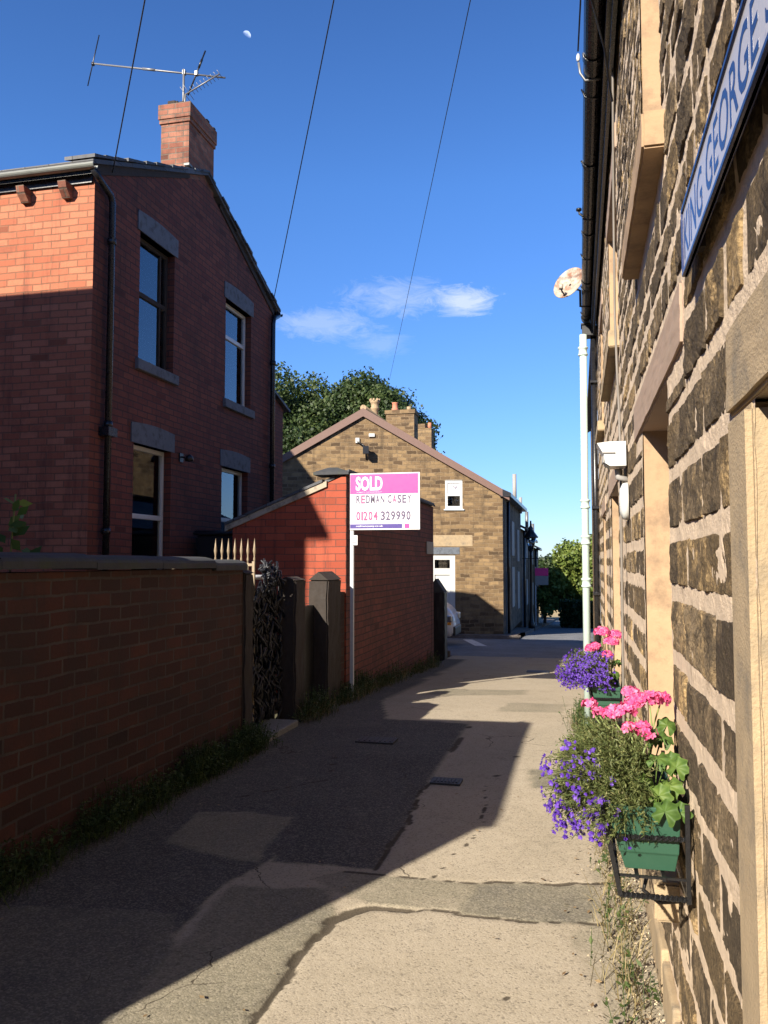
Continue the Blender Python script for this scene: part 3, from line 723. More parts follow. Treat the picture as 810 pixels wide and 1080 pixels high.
# cables on the wall
random.seed(8)
def wobbly(pts, r, name, mat, label, cat, amp=.02, group=None):
    P = []
    for a, b_ in zip(pts, pts[1:]):
        a, b_ = Vector(a), Vector(b_); k = max(2, int((b_-a).length/.12))
        for j in range(k):
            q = a.lerp(b_, j/k); P.append(q + Vector((0, noise.noise(q*2.3)*amp, noise.noise(q*2.1 + Vector((5, 5, 5)))*amp)))
    P.append(Vector(pts[-1])); t = MB(); t.tube(P, r, 6)
    return prop(t.link(name, mat, loc=tuple(pts[0])), label, cat, group)
wobbly([(.265, 5.6, 5.0), (.265, 5.75, 4.2), (.265, 5.9, 3.3), (.265, 5.55, 2.6), (.265, 5.45, 2.2), (.262, 5.5, 1.2), (.262, 5.6, .1)], .009, 'wall_cable', 'greycable', 'brown grey cable running down the stone wall past the security light', 'cable', .06)
wobbly([(.13, 4.3, 5.05), (.07, 4.6, 4.98), (.10, 4.9, 5.06), (.2, 5.2, 4.85), (.26, 5.6, 4.7)], .007, 'loose_cable', 'cable', 'loose black cable looping off the gutter beside the wire hook', 'cable', .05)
# wire anchors on the fascia
hk = thing('wire_hook', 'steel eyelet hook with an insulator holding a wire beside the black gutter', 'hook', (.1, 6.0, 5.1))
t = MB(); t.tube([(.2, 6, 5.10), (.09, 6, 5.10), (.055, 6, 5.16), (.045, 6, 5.24)], .009, 8); t.link('bracket', 'steel', hk)
t = MB(); t.lathe([(.005, -.03), (.012, -.02), (.014, 0), (.011, .02), (.005, .03)], (.042, 6, 5.28), 'Z', 12); t.link('insulator', 'whitepaint', hk)
t = MB(); t.tube([(.042, 6, 5.33), (.06, 5.6, 5.42), (.075, 5.0, 5.55), (.11, 3.5, 5.75), (.3, 2.0, 6.0)], .006, 6); t.link('wire', 'cable', hk)
hk = thing('bent_hook', 'small black bent hook sticking out from the gutter above the satellite dish', 'hook', (.1, 8.5, 5.13))
t = MB(); t.tube([(.2, 8.5, 5.125), (.08, 8.5, 5.13), (.05, 8.5, 5.155), (.045, 8.5, 5.19)], .010, 8); t.link('rod', 'blackiron', hk)
t = MB(); t.lathe([(.0, -.012), (.028, -.01), (.028, .01), (.0, .012)], (.045, 8.5, 5.20), 'Z', 12); t.link('cap', 'blackiron', hk)
# satellite dish
sd = thing('satellite_dish', 'cream oval satellite dish with rust stains mounted at the end of the gutter', 'satellite dish', (.05, 11.2, 5.1))
t = MB(); n = 28; rings = []
dn = Vector((-.42, -.72, .40)).normalized(); du = dn.cross(Vector((0, 0, 1))).normalized(); dv = du.cross(dn).normalized(); dc = Vector((-.09, 11.0, 5.285))
for k, (rr, off) in enumerate(((0.001, -.05), (.08, -.045), (.15, -.028), (.20, -.008), (.225, .006), (.232, .004), (.232, -.006))):
    ring = []
    for j in range(n):
        a = 2*math.pi*j/n; ring.append(t.vert(dc + du*rr*.93*math.cos(a) + dv*rr*1.08*math.sin(a) + dn*off))
    rings.append(ring)
t.sm = True
for i in range(len(rings)-1):
    for j in range(n): t.face((rings[i][j], rings[i][(j+1) % n], rings[i+1][(j+1) % n], rings[i+1][j]))
t.sm = False
d_ = t.link('reflector', 'rustdish', sd)
t = MB(); t.tube([dc - dn*.045, dc - dn*.12, (.06, 11.1, 5.2), (.06, 11.15, 5.0), (.2, 11.2, 5.0)], .016, 8); t.link('mount', 'blackiron', sd)
t = MB(); foot = dc - dv*.22; tip = dc + dn*.13 - dv*.20; t.tube([foot, tip], .010, 8); t.link('feed_arm', 'blackiron', sd)
t = MB(); t.tube([tip - dn*.02, tip + dn*.0 + dv*.06], [.03, .024], 10); t.link('receiver', 'rustdish', sd)
t = MB(); t.tube([tip, tip + Vector((.02, .0, -.07)), tip + Vector((.07, 0, -.06)), foot + Vector((0, 0, -.02))], .004, 6); t.link('lead', 'cable', sd)

# ------------------------------------------------------------------ leaves helper
def rnd_dir(): 
    while True:
        v = Vector((random.uniform(-1,1), random.uniform(-1,1), random.uniform(-1,1)))
        if .05 < v.length < 1: return v.normalized()

# ------------------------------------------------------------------ planters
def planter(loc, seed, label, lob_n, fl_n, blooms, purple_bias, ell, leafbits, spread):
    random.seed(seed)
    X, Y, Z = loc                      # near lower wall corner of the trough: wall side, near end, bottom
    L = .62
    P = thing('flower_planter', label, 'planter', (X, Y, Z), 0, 'green trough planters on the stone wall')
    t = MB()
    def ring(x0, x1, y0, y1, z): return [t.vert(p) for p in ((x0, y0, z), (x1, y0, z), (x1, y1, z), (x0, y1, z))]
    prof = [(-.150, -.018, .012, L-.012, 0), (-.163, -.010, .004, L-.004, .045), (-.166, -.008, .001, L-.001, .049), (-.190, -.003, -.006, L+.006, .148), (-.197, .001, -.012, L+.012, .150), (-.198, .001, -.013, L+.013, .176), (-.188, -.006, -.003, L+.003, .176), (-.182, -.010, .004, L-.004, .14)]
    rr = [ring(X+a, X+b_, Y+c, Y+d, Z+z) for a, b_, c, d, z in prof]
    for i in range(len(rr)-1):
        for k in range(4): t.face((rr[i][k], rr[i][(k+1) % 4], rr[i+1][(k+1) % 4], rr[i+1][k]))
    t.face(rr[0][::-1])
    tr = t.link('trough', 'greenplastic', P)
    md = tr.modifiers.new('bevel', 'BEVEL'); md.width = .006; md.segments = 3; md.limit_method = 'ANGLE'; md.angle_limit = R(20)
    t = MB(); t.box((X-.183, Y+.002, Z+.12), (X-.009, Y+L-.002, Z+.142)); t.link('soil', 'soil', P)
    # wrought iron cradle
    r_ = MB(); fx = X-.185; bz = Z-.06; tw = 22
    for yy in (Y-.02, Y+L+.02):
        r_.bar((fx-.025, yy, Z+.165), (fx+.02, yy, bz), .012, .012); r_.bar((X+.012, yy, Z+.19), (X+.012, yy, bz-.01), .012, .012)
        r_.bar((fx-.004, yy, Z+.095), (X+.012, yy, Z+.098), .011, .011, tw, 40); r_.bar((fx+.018, yy, bz), (X+.012, yy, bz), .012, .012, tw, 40)
        r_.bar((fx+.010, yy+.01, Z-.012), (X+.012, yy+.01, Z-.012), .008, .006)
    for x_, z_, tt in ((fx-.008, Z+.1, 60), (fx+.018, bz, 60), (fx-.025, Z+.165, 0), (X-.05, Z-.012, 0), (X-.12, Z-.012, 0), (X+.012, bz, 0)): r_.bar((x_, Y-.02, z_), (x_, Y+L+.02, z_), .010, .010, tt, 60 if tt else 1)
    r_.tube([(X+.01, Y+.05, bz-.03), (X-.06, Y+.05, bz-.04), (X-.1, Y+.05, bz-.01), (X-.09, Y+.05, bz+.03)], .006, 6)
    r_.link('rack', 'blackiron', P)
    # lobelia: arching thin stems with small narrow leaves
    cx, cy, cz, rx, ry, rz = ell; C0 = Vector((X+cx, Y+cy, Z+cz))
    lf = MB(); fl = MB(); tips = []
    for i in range(lob_n):
        root = Vector((X - random.uniform(.05, .17), Y + random.uniform(.01, L-.03), Z+.13))
        while True:
            d = rnd_dir(); 
            if d.z > -.55 and (d.x < .55): break
        end = C0 + Vector((d.x*rx, d.y*ry, d.z*rz))*random.uniform(.55, 1.05)
        end.x = min(end.x, X + .01)
        mid = root.lerp(end, .5) + Vector((0, 0, .06*random.random() + .02))
        seg = 7; pts = []
        for k in range(seg+1):
            s = k/seg; p = root*(1-s)**2 + mid*2*s*(1-s) + end*s*s; pts.append(p)
        lf.ct = (random.uniform(.1, .5), .5)
        prev = None
        for k in range(seg):           # thin stem as a narrow strip
            a, b_ = pts[k], pts[k+1]; sdv = (b_-a).cross(rnd_dir()).normalized()*.0009
            lf.poly((a-sdv, a+sdv, b_+sdv, b_-sdv))
            if k < 2: continue
            for q in range(4):
                p = a.lerp(b_, random.random()); dd = ((b_-a).normalized() + rnd_dir()*1.1)
                lf.leaf(p, dd, rnd_dir(), random.uniform(.010, .021), random.uniform(.0025, .0055), max(0, min(1, random.gauss(.45, .22))))
        tips.append(end)
    def floret(mb, p, face, r, n, tn):
        a = face.cross(rnd_dir()).normalized(); b2 = face.cross(a).normalized()
        for k in range(n):
            an = 2*math.pi*k/n + random.uniform(-.2, .2); u = a*math.cos(an) + b2*math.sin(an); v = face.cross(u)
            mb.ct = (max(0, min(1, random.gauss(tn, .18))), .5)
            o = p; q = p + u*r + face*r*.25
            mb.poly((o, p + u*r*.55 + v*r*.42 + face*r*.1, q + v*r*.18, q - v*r*.18, p + u*r*.55 - v*r*.42 + face*r*.1))
    cand = sorted(tips, key=lambda p: (p - purple_bias(P, X, Y, Z)).length + random.uniform(0, spread))
    for p in cand[:fl_n]:
        for q in range(random.randint(1, 4)):
            o = p + rnd_dir()*random.uniform(.003, .02); f_ = ((p - C0).normalized() + rnd_dir()*.5 + Vector((-.3, -.6, .1))).normalized()
            floret(fl, o + f_*.008, f_, random.uniform(.005, .0085), 5, random.uniform(.2, .7))
    lf.link('lobelia_foliage', 'lobleaf', P, recalc=False); fl.link('lobelia_flowers', 'lobflower', P, recalc=False)
    # geranium stems, blooms, leaves
    for bx, by, bz2, br_ in blooms:
        c = Vector((X+bx, Y+by, Z+bz2)); root = Vector((X-.06 - .05*random.random(), Y+min(max(by, .05), L-.05)+random.uniform(-.05, .05), Z+.13))
        s_ = MB(); m_ = root.lerp(c, .55) + Vector((random.uniform(-.02, .02), random.uniform(-.02, .02), .01)); s_.tube([root, m_, c - Vector((0, 0, br_*.6))], .0028, 6)
        bl_ = MB()
        for k in range(int(34*(br_/.03)**2)):
            d = rnd_dir(); d.z = abs(d.z)*.9 - .25; d.normalize()
            floret(bl_, c + Vector((d.x*br_, d.y*br_, d.z*br_*.75)), (d + rnd_dir()*.3).normalized(), random.uniform(.010, .014), 5, random.uniform(.2, .8))
        o = s_.link('geranium_stem', 'stem', P); bl_.link('geranium_bloom', 'gerflower', o, recalc=False)
    for lx, ly, lz, lr, tn in leafbits:
        gl = MB(); c = Vector((X+lx, Y+ly, Z+lz)); nr = (Vector((-.25, -.75, .6)) + rnd_dir()*.45).normalized(); a = nr.cross(Vector((.2, .3, 1))).normalized(); b2 = a.cross(nr).normalized()
        n = 30; ctr = None; rings = []
        for k_r, fr in enumerate((.02, .45, .8, 1.0)):
            ring = []
            for k in range(n+1):
                an = -2.75 + 5.5*k/n; sc = lr*fr*(1 + (.07*math.sin(an*7) + .04*math.sin(an*17))*(fr > .7)) ; zz = .22*lr*fr*math.cos(an*6)*fr - .35*lr*fr*fr + .1*lr
                gl.ct = (max(0, min(1, tn + random.gauss(0, .06) - (.25 if k_r == 2 else 0))), .5)
                ring.append(gl.vert(c + (a*math.sin(an) + b2*math.cos(an))*sc + nr*zz))
            rings.append(ring)
        gl.sm = True
        for i in range(3):
            for k in range(n): gl.face((rings[i][k], rings[i][k+1], rings[i+1][k+1], rings[i+1][k]))
        gl.sm = False
        gl.tube([Vector((X-.06, Y+min(max(ly, .04), L-.04), Z+.13)), c.lerp(Vector((X-.06, Y+ly, Z+.13)), .4) + Vector((0, 0, .02)), c + nr*.08*lr], .0016, 5)
        gl.link('geranium_leaf', 'gerleaf', P, recalc=False)
    return P

random.seed(21)
lb = [(-.045, -.03, .17, .036, .45), (-.005, -.01, .165, .030, .5), (-.02, .08, .21, .036, .8), (-.055, .02, .20, .034, .75), (.0, .10, .26, .034, .7), (-.01, .2, .25, .035, .55), (-.045, .15, .27, .036, .6), (-.02, .3, .3, .034, .5), (-.07, .3, .3, .03, .4), (-.03, .42, .28, .034, .45), (.0, .36, .33, .03, .6), (-.09, .1, .22, .028, .7)]
planter((.262, 2.42, .752), 31, 'nearest green trough planter in a black iron rack with sparse purple lobelia and pink geraniums', 1500, 120,
        [(-.235, .42, .375, .022), (-.205, .36, .36, .018), (-.165, .35, .365, .026), (-.125, .30, .38, .030), (-.10, .33, .40, .028), (-.085, .26, .335, .028), (-.055, .30, .42, .030), (-.02, .36, .41, .030), (-.105, .40, .42, .026), (-.12, .24, .34, .018), (-.065, .22, .33, .024)],
        lambda P, X, Y, Z: Vector((X-.38, Y+.05, Z+.13)), (-.175, .24, .17, .21, .36, .19), lb, .38)
lb2 = [(-.01, .3, .3, .03, .5), (-.05, .25, .3, .03, .4), (-.03, .12, .24, .03, .4), (-.09, .3, .32, .03, .5)]
planter((.262, 5.88, .572), 47, 'farther green trough planter beside the pale pipe, thick with purple lobelia flowers', 1500, 620,
        [(-.115, .2, .525, .052), (-.05, .2, .46, .05), (-.02, .25, .50, .05), (-.19, .15, .415, .04), (-.16, .15, .43, .035), (-.08, .1, .38, .035)],
        lambda P, X, Y, Z: Vector((X-.32, Y-.05, Z+.15)), (-.18, .20, .245, .25, .34, .165), lb2, .30)

# ------------------------------------------------------------------ left: yard wall
yw = thing('yard_wall', 'low dark red brick yard wall with a rounded grey coping along the left of the alley', 'wall', (-2.95, 2, 0))
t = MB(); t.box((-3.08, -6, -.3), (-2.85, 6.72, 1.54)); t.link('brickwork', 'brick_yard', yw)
t = MB(); n = 8
prof = [(-3.12, 1.53)] + [(-2.965 + .155*math.cos(math.pi - math.pi*k/n), 1.57 + .05*math.sin(math.pi*k/n)) for k in range(n+1)] + [(-2.81, 1.53)]
y = -6
random.seed(2)
while y < 6.72:
    L = min(random.uniform(.7, 1.0), 6.74-y); dz = random.uniform(-.004, .006) + (.030 if y < 4.4 else .015 if y < 5.6 else 0)
    t.prism([(a, y, z+dz) for a, z in prof], (0, L-.006, 0)); y += L
t.link('coping', 'coping', yw)
def gatepost(x0, x1, y0, y1, h, peak, name, label, mat='darkpost', lean=0):
    gp = thing(name, label, 'gatepost', ((x0+x1)/2, (y0+y1)/2, 0), 0, 'stone gateposts along the alley')
    z0 = gz(y0) - .1; bm = bmesh.new()
    v = [bm.verts.new(p) for p in ((x0,y0,z0),(x1,y0,z0),(x1,y1,z0),(x0,y1,z0),(x0,y0,h),(x1,y0,h),(x1,y1,h),(x0,y1,h))]
    for f in ((0,1,5,4),(1,2,6,5),(2,3,7,6),(3,0,4,7),(0,3,2,1),(4,5,6,7)): bm.faces.new([v[k] for k in f])
    bmesh.ops.bevel(bm, geom=bm.edges[:], offset=.018, segments=2, affect='EDGES')
    bmesh.ops.subdivide_edges(bm, edges=[e for e in bm.edges if e.calc_length() > .1], cuts=14, use_grid_fill=True)
    for q in bm.verts: q.co += Vector((1, 1, .4))*.010*noise.fractal(q.co*7, 1, 2, 3)
    t = MB(); t.addbm(bm); t.link('shaft', mat, gp)
    t = MB(); xm, ym = (x0+x1)/2, (y0+y1)/2; e = .004
    a = [(x0-e,y0-e,h-.005),(x1+e,y0-e,h-.005),(x1+e,y1+e,h-.005),(x0-e,y1+e,h-.005)]
    t.poly(a[::-1]); t.poly([a[0], a[1], (xm, y0-e, peak)]); t.poly([a[2], a[3], (xm, y1+e, peak)]); t.poly([a[1], a[2], (xm, y1+e, peak), (xm, y0-e, peak)]); t.poly([a[3], a[0], (xm, y0-e, peak), (xm, y1+e, peak)])
    t.link('cap', 'darkpost' if mat == 'darkpost' else 'coping', gp)
    return gp
gatepost(-3.12, -2.83, 6.73, 6.93, 1.50, 1.56, 'gatepost', 'rough brown stone gatepost at the far end of the low yard wall')
gatepost(-3.03, -2.83, 8.04, 8.36, 1.41, 1.44, 'gatepost', 'rough brown stone gatepost on the far side of the netted gateway')
gatepost(-3.03, -2.80, 9.06, 9.60, 1.39, 1.48, 'gatepost', 'dark stone gatepost with a pointed top between the netted gateway and the sold board')
gatepost(-3.25, -2.86, 17.8, 18.2, .93, 1.22, 'gatepost', 'black gatepost with a sloping top beyond the brick outhouse', 'blackplastic')
rb = MB(); rb.box((-3.04, 8.36, -.2), (-2.97, 9.08, 1.1)); prop(rb.link('board_gate', 'blackplastic', loc=(-2.98, 8.7, 0)), 'black boarded gate closed between the two brown gateposts', 'gate')
ws = MB(); ws.box((-3.0, 9.59, -.3), (-2.865, 9.975, 1.22)); prop(ws.link('shade_stub', 'brick_yard', loc=(-2.93, 9.78, 0)), 'short dark brick stub added by the pointed gatepost to hide a sunlit strip', 'wall')  # added stub: covers and shades a sunlit strip at the outhouse corner
# ornamental gate with cream spikes, opened inwards
ig = thing('iron_gate', 'ornamental iron gate opened inwards with seven cream spear tips above the wall', 'gate', (-3.4, 7.35, 0))
t = MB(); GY = 7.35
t.box((-3.85, GY-.012, 1.555), (-3.0, GY+.012, 1.58)); t.box((-3.85, GY-.012, .3), (-3.0, GY+.012, .325)); t.box((-3.02, GY-.014, .1), (-2.995, GY+.014, 1.60)); t.box((-3.85, GY-.014, .1), (-3.825, GY+.014, 1.58)); t.box((-3.5, GY-.012, 1.28), (-3.0, GY+.012, 1.30))
for k in range(5): 
    cxx = -3.44 + k*.09; t.tube([(cxx + .035*math.cos(a), GY, 1.43 + .06*math.sin(a)) for a in [2*math.pi*i/12 for i in range(13)]], .006, 6)
t.link('frame', 'cream', ig)
for k in range(7):
    x = -3.40 + k*.0665
    t = MB(); t.box((x-.006, GY-.006, .32), (x+.006, GY+.006, 1.60)); t.lathe([(.006, 1.58), (.013, 1.62), (.007, 1.645), (.011, 1.67), (.017, 1.70), (.010, 1.75), (.001, 1.82)], (x, GY, 0), 'Z', 8); t.link('spear_bar', 'cream', ig)
# netting over the gateway
nt = thing('netting_gate', 'gate panel bundled in glossy black netting between the gateposts', 'gate', (-3.0, 7.5, 0))
t = MB(); random.seed(4)
t.box((-3.06, 7.12, 0), (-3.03, 8.0, 1.30)); t.link('panel', 'blackplastic', nt)
t = MB()
for i in range(420):
    y = random.uniform(7.08, 8.02); top = 1.36 + .20*math.exp(-((y-7.8)/.22)**2)
    z = random.uniform(.05, top); c = Vector((-3.0 + random.uniform(-.02, .03), y, z)); d1 = Vector((0, .55, .8)) if (i % 2) else Vector((0, -.6, .75))
    d1 += rnd_dir()*.3; d1.normalize(); L = random.uniform(.05, .11)
    t.tube([c - d1*L, c + Vector((random.uniform(.0, .03), 0, 0)), c + d1*L], random.uniform(.008, .014), 5)
for i in range(60):
    a = random.uniform(0, 6.28); c = Vector((-3.02 + .05*math.cos(a*2), 7.8 + .16*math.cos(a), 1.42 + .14*math.sin(a))); d1 = rnd_dir(); t.tube([c - d1*.07, c + rnd_dir()*.02, c + d1*.07], .010, 5)
t.link('netting', 'netting', nt)
tb = thing('garden_table', 'pale round garden table seen through the gateway behind the yard wall', 'table', (-3.75, 8.3, .85))
t = MB(); t.lathe([(.0, 1.40), (.30, 1.405), (.32, 1.42), (.32, 1.44), (.30, 1.45), (.0, 1.452)], (-3.62, 8.4, 0), 'Z', 28); t.link('tabletop', 'woodpost', tb)
t = MB(); t.tube([(-3.62, 8.4, .85), (-3.62, 8.4, 1.41)], .03, 10); t.lathe([(.18, .85), (.16, .88), (.03, .90)], (-3.62, 8.4, 0), 'Z', 16); t.link('pedestal', 'woodpost', tb)
wb = thing('wheelie_bin', 'black wheelie bin against the brick house wall beyond the gateway', 'bin', (-4.8, 10.6, .85))
t = MB()
bm = bmesh.new(); v = [bm.verts.new(p) for p in ((-5.02,10.42,.9),(-4.55,10.42,.9),(-4.55,10.95,.9),(-5.02,10.95,.9),(-5.1,10.35,1.95),(-4.48,10.35,1.95),(-4.48,11.02,1.95),(-5.1,11.02,1.95))]
for f in ((0,1,5,4),(1,2,6,5),(2,3,7,6),(3,0,4,7),(0,3,2,1),(4,5,6,7)): bm.faces.new([v[k] for k in f])
bmesh.ops.bevel(bm, geom=bm.edges[:], offset=.03, segments=2, affect='EDGES'); t.addbm(bm); t.link('body', 'blackplastic', wb)
t = MB(); t.box((-5.12, 10.32, 1.955), (-4.45, 11.05, 2.0), .02); t.tube([(-5.1, 10.36, 2.0), (-4.5, 10.36, 2.0)], .02, 8); t.link('lid', 'blackplastic', wb)
for x in (-5.05, -4.52): t = MB(); t.lathe([(.0, -.02), (.09, -.02), (.1, 0), (.09, .02), (.0, .02)], (x, 10.95, .95), 'X', 16); t.link('wheel', 'tyre', wb)

# ------------------------------------------------------------------ outhouse with the alley-side brick wall
def outhouse(y0, y1, xs, ztop, label, name='brick_outhouse', xl=-4.38, zl=2.06, vis=True):
    oh = thing(name, label, 'outhouse', (xs, y0, 0))
    t = MB(); zt = ztop
    pr = [(xl, -.7), (xs, -.7), (xs, zt), (xl, zl)]
    t.prism([(x, y0, z) for x, z in pr], (0, .23, 0)); t.link('end_wall', 'brick_out', oh)
    t = MB(); t.prism([(x, y1-.23, z) for x, z in pr], (0, .23, 0)); t.link('end_wall', 'brick_out', oh)
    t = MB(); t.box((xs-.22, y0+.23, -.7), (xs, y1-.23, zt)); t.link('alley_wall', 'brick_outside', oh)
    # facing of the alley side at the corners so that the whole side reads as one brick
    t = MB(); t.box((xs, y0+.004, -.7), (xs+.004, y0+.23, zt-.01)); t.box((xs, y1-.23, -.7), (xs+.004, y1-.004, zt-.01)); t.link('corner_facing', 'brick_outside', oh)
    t = MB(); sl = (zt-zl)/(xs-xl)
    t.prism([(xl-.1, y0+.03, zl+.02-.1*sl), (xs+.03, y0+.03, zt+.035), (xs+.03, y0+.03, zt+.075), (xl-.1, y0+.03, zl+.06-.1*sl)], (0, y1-y0-.06, 0)); t.link('roof', 'slate', oh)
    t = MB()
    for a, b_ in ((y0-.03, y0+.10),): t.prism([(xl-.1, a, zl-.03-.1*sl), (xs-.25, a, zt-.25*sl-.045), (xs-.25, a, zt-.25*sl+.03), (xl-.1, a, zl+.045-.1*sl)], (0, b_-a, 0))
    t.link('verge', 'paleverge', oh)
    t = MB()
    for a, b_ in ((y0-.045, y0+.14),): t.prism([(xl-.1, a, zl+.05-.1*sl), (xs-.3, a, zt-.3*sl+.035), (xs-.3, a, zt-.3*sl+.07), (xl-.1, a, zl+.085-.1*sl)], (0, b_-a, 0))
    t.link('verge_slate', 'slate', oh)
    t = MB()
    c = [(xs-.42, y0-.05, zt+.003), (xs+.045, y0-.05, zt+.003), (xs+.045, y0+.32, zt+.003), (xs-.42, y0+.32, zt+.003)]
    d = [(p[0], p[1], p[2]+.035) for p in c]
    t.poly(c[::-1]); 
    for i in range(4): t.poly([c[i], c[(i+1) % 4], d[(i+1) % 4], d[i]])
    A, B = (xs-.26, y0+.1, zt+.11), (xs-.15, y0+.1, zt+.11)
    t.poly([d[0], d[1], B, A]); t.poly([d[1], d[2], B]); t.poly([d[2], d[3], A, B]); t.poly([d[3], d[0], A]); t.link('corner_cap', 'coping', oh)
    t = MB(); yy = y0+.325; t.prism([(xs-.10, yy, zt+.055), (xs+.045, yy, zt+.003), (xs+.045, yy, zt+.04), (xs-.10, yy, zt+.10)], (0, y1-yy, 0)); t.link('wall_coping', 'coping', oh)
    return oh
outA = outhouse(9.98, 16.35, -2.85, 2.69, 'single storey red brick outhouse with sloping slate roof beside the sold board')
pq = MB(); pq.box((-2.846, 15.55, 1.74), (-2.825, 16.25, 1.98), .004); prop(pq.link('wall_plaque', 'greyplaque', loc=(-2.84, 15.9, 1.86)), 'small grey plaque high on the far end of the brick outhouse side wall', 'plaque')
outB = outhouse(-.15, 3.15, -2.85, 3.05, 'tall red brick outhouse behind the low yard wall beside the camera', xl=-5.2, zl=3.0)

# ------------------------------------------------------------------ estate agent's board
sb = thing('sold_board', 'pink and white estate agent sold board on a tall white wooden post', 'sign', (-2.80, 9.9, 0))
PX_, PY_ = -2.735, 9.86
t = MB(); t.box((PX_-.022, PY_-.022, -.12), (PX_+.022, PY_+.022, 2.66), .004); t.link('post', 'woodpost', sb)
BX0, BX1, BZ0, BZ1 = PX_-.02, PX_+.86, 1.985, 2.685; BY = PY_-.03
t = MB(); t.box((BX0, BY-.006, BZ0), (BX1, BY+.006, BZ1), .003); brd = t.link('board', 'signwhite', sb)
t = MB(); t.box((BX0+.004, BY-.0085, BZ1-.255), (BX1-.02, BY-.006, BZ1-.012)); t.link('pink_panel', 'pink', brd)
t = MB(); t.box((BX0+.004, BY-.0085, BZ0+.018), (BX0+.66, BY-.006, BZ0+.072)); t.link('navy_band', 'navy', brd)
t = MB(); t.box((BX0+.69, BY-.0085, BZ0+.018), (BX0+.75, BY-.006, BZ0+.072)); t.link('pink_square', 'pink', brd)
U, V, N = (1, 0, 0), (0, 0, 1), (0, -1, 0)
t = MB(); text_into(t, 'SOLD', (BX0+.075, BY-.0085, BZ1-.215), U, V, N, .34, .175, .001, .03); text_into(t, 'SUBJECT TO CONTRACT', (BX0+.085, BY-.0085, BZ1-.243), U, V, N, .32, .014, .001); text_into(t, 'redmancasey.co.uk', (BX0+.08, BY-.0085, BZ0+.031), U, V, N, .34, .028, .001, .01); t.link('white_lettering', 'signwhite', brd)
def spaced(items, x, z, cell, h, want, mb, bold):
    for ch_, colr in items:
        w_ = cell*(.42 if ch_ in '1I' else .45 if ch_ == ' ' else 1)
        if ch_ != ' ' and colr == want: text_into(mb, ch_, (x, BY-.006, z), U, V, N, w_*.86, h, .0012, bold)
        x += w_
NAME = [(c, 'p' if i in (1, 8) else 'd') for i, c in enumerate('REDMAN CASEY')]
TEL = [(c, 'p' if i < 5 else 'd') for i, c in enumerate('01204 329990')]
t = MB(); spaced(NAME, BX0+.08, BZ0+.325, .0615, .105, 'd', t, .034); spaced(TEL, BX0+.08, BZ0+.115, .0640, .115, 'd', t, .034)
text_into(t, 'ESTATE AGENCY    SALES AND LETTINGS', (BX0+.13, BY-.006, BZ0+.265), U, V, N, .58, .018, .0012); t.link('dark_lettering', 'signgrey', brd)
t = MB(); spaced(NAME, BX0+.08, BZ0+.325, .0615, .105, 'p', t, .034); spaced(TEL, BX0+.08, BZ0+.115, .0640, .115, 'p', t, .034); t.link('pink_lettering', 'signpinktext', brd)
t = MB(); t.box((PX_-.01, PY_-.032, 1.80), (PX_+.075, PY_-.024, 1.92)); tg = t.link('small_tag', 'signwhite', sb)
t = MB()
for z in (1.83, 1.855, 1.88): t.box((PX_+.005, PY_-.034, z), (PX_+.06, PY_-.032, z+.008))
t.link('tag_print', 'signgrey', tg)

# ------------------------------------------------------------------ the red brick house
HX, H0, H1, HE, HR, HM = -5.2, 7.98, 13.45, 5.98, 7.10, 10.72
house = thing('brick_house', 'two storey red brick house with chimney and aerials behind the low yard wall', 'house', (HX-2, 10, .5))
WIN = [(8.97, 9.86, 4.06, 5.66, 'dark'), (11.50, 12.50, 4.06, 5.62, 'white'), (8.90, 9.84, 1.35, 3.03, 'white'), (11.42, 12.42, 1.5, 3.03, 'white')]
def side_wall(mb):
    ys = sorted({H0, H1} | {v for o in WIN for v in o[:2]}); 
    zs = sorted({-.3, HE} | {v for o in WIN for v in o[2:4]})
    for a, b_ in zip(ys, ys[1:]):
        for c, d in zip(zs, zs[1:]):
            if any(o[0] < (a+b_)/2 < o[1] and o[2] < (c+d)/2 < o[3] for o in WIN): continue
            mb.poly([(HX, a, c), (HX, b_, c), (HX, b_, d), (HX, a, d)])
    mb.poly([(HX, H0, HE), (HX, H1, HE), (HX, HM, HR)])
t = MB(); side_wall(t)
for a, b_, c, d, k in WIN:
    D = HX-.14
    t.poly([(HX, a, c), (D, a, c), (D, a, d), (HX, a, d)]); t.poly([(HX, b_, c), (HX, b_, d), (D, b_, d), (D, b_, c)]); t.poly([(HX, a, d), (D, a, d), (D, b_, d), (HX, b_, d)]); t.poly([(HX, a, c), (HX, b_, c), (D, b_, c), (D, a, c)])
t.link('side_wall', 'brick_shade', house, recalc=False)
t = MB(); t.poly([(-15, H0, -.3), (HX, H0, -.3), (HX, H0, HE), (-15, H0, HE)]); t.link('front_wall', 'brick_house', house, recalc=False)
t = MB(); t.poly([(-15, H1, -.3), (HX, H1, -.3), (HX, H1, HE), (-15, H1, HE)]); t.poly([(-15, H0, -.3), (-15, H1, -.3), (-15, H1, HE), (-15, H0, HE)]); t.poly([(-15, H0, HE), (-15, H1, HE), (-15, HM, HR)]); t.link('back_wall', 'brick_shade', house)
def lintel_stone(mb, y0, y1, z0, z1, arch=.0, x=HX, dx=.015):
    n = 6; pts = [(x+dx, y0, z0), (x+dx, y1, z0)] + [(x+dx, y1 + (y0-y1)*k/n, z1 + arch*math.sin(math.pi*k/n)) for k in range(n+1)]
    mb.prism(pts, (-.14, 0, 0))
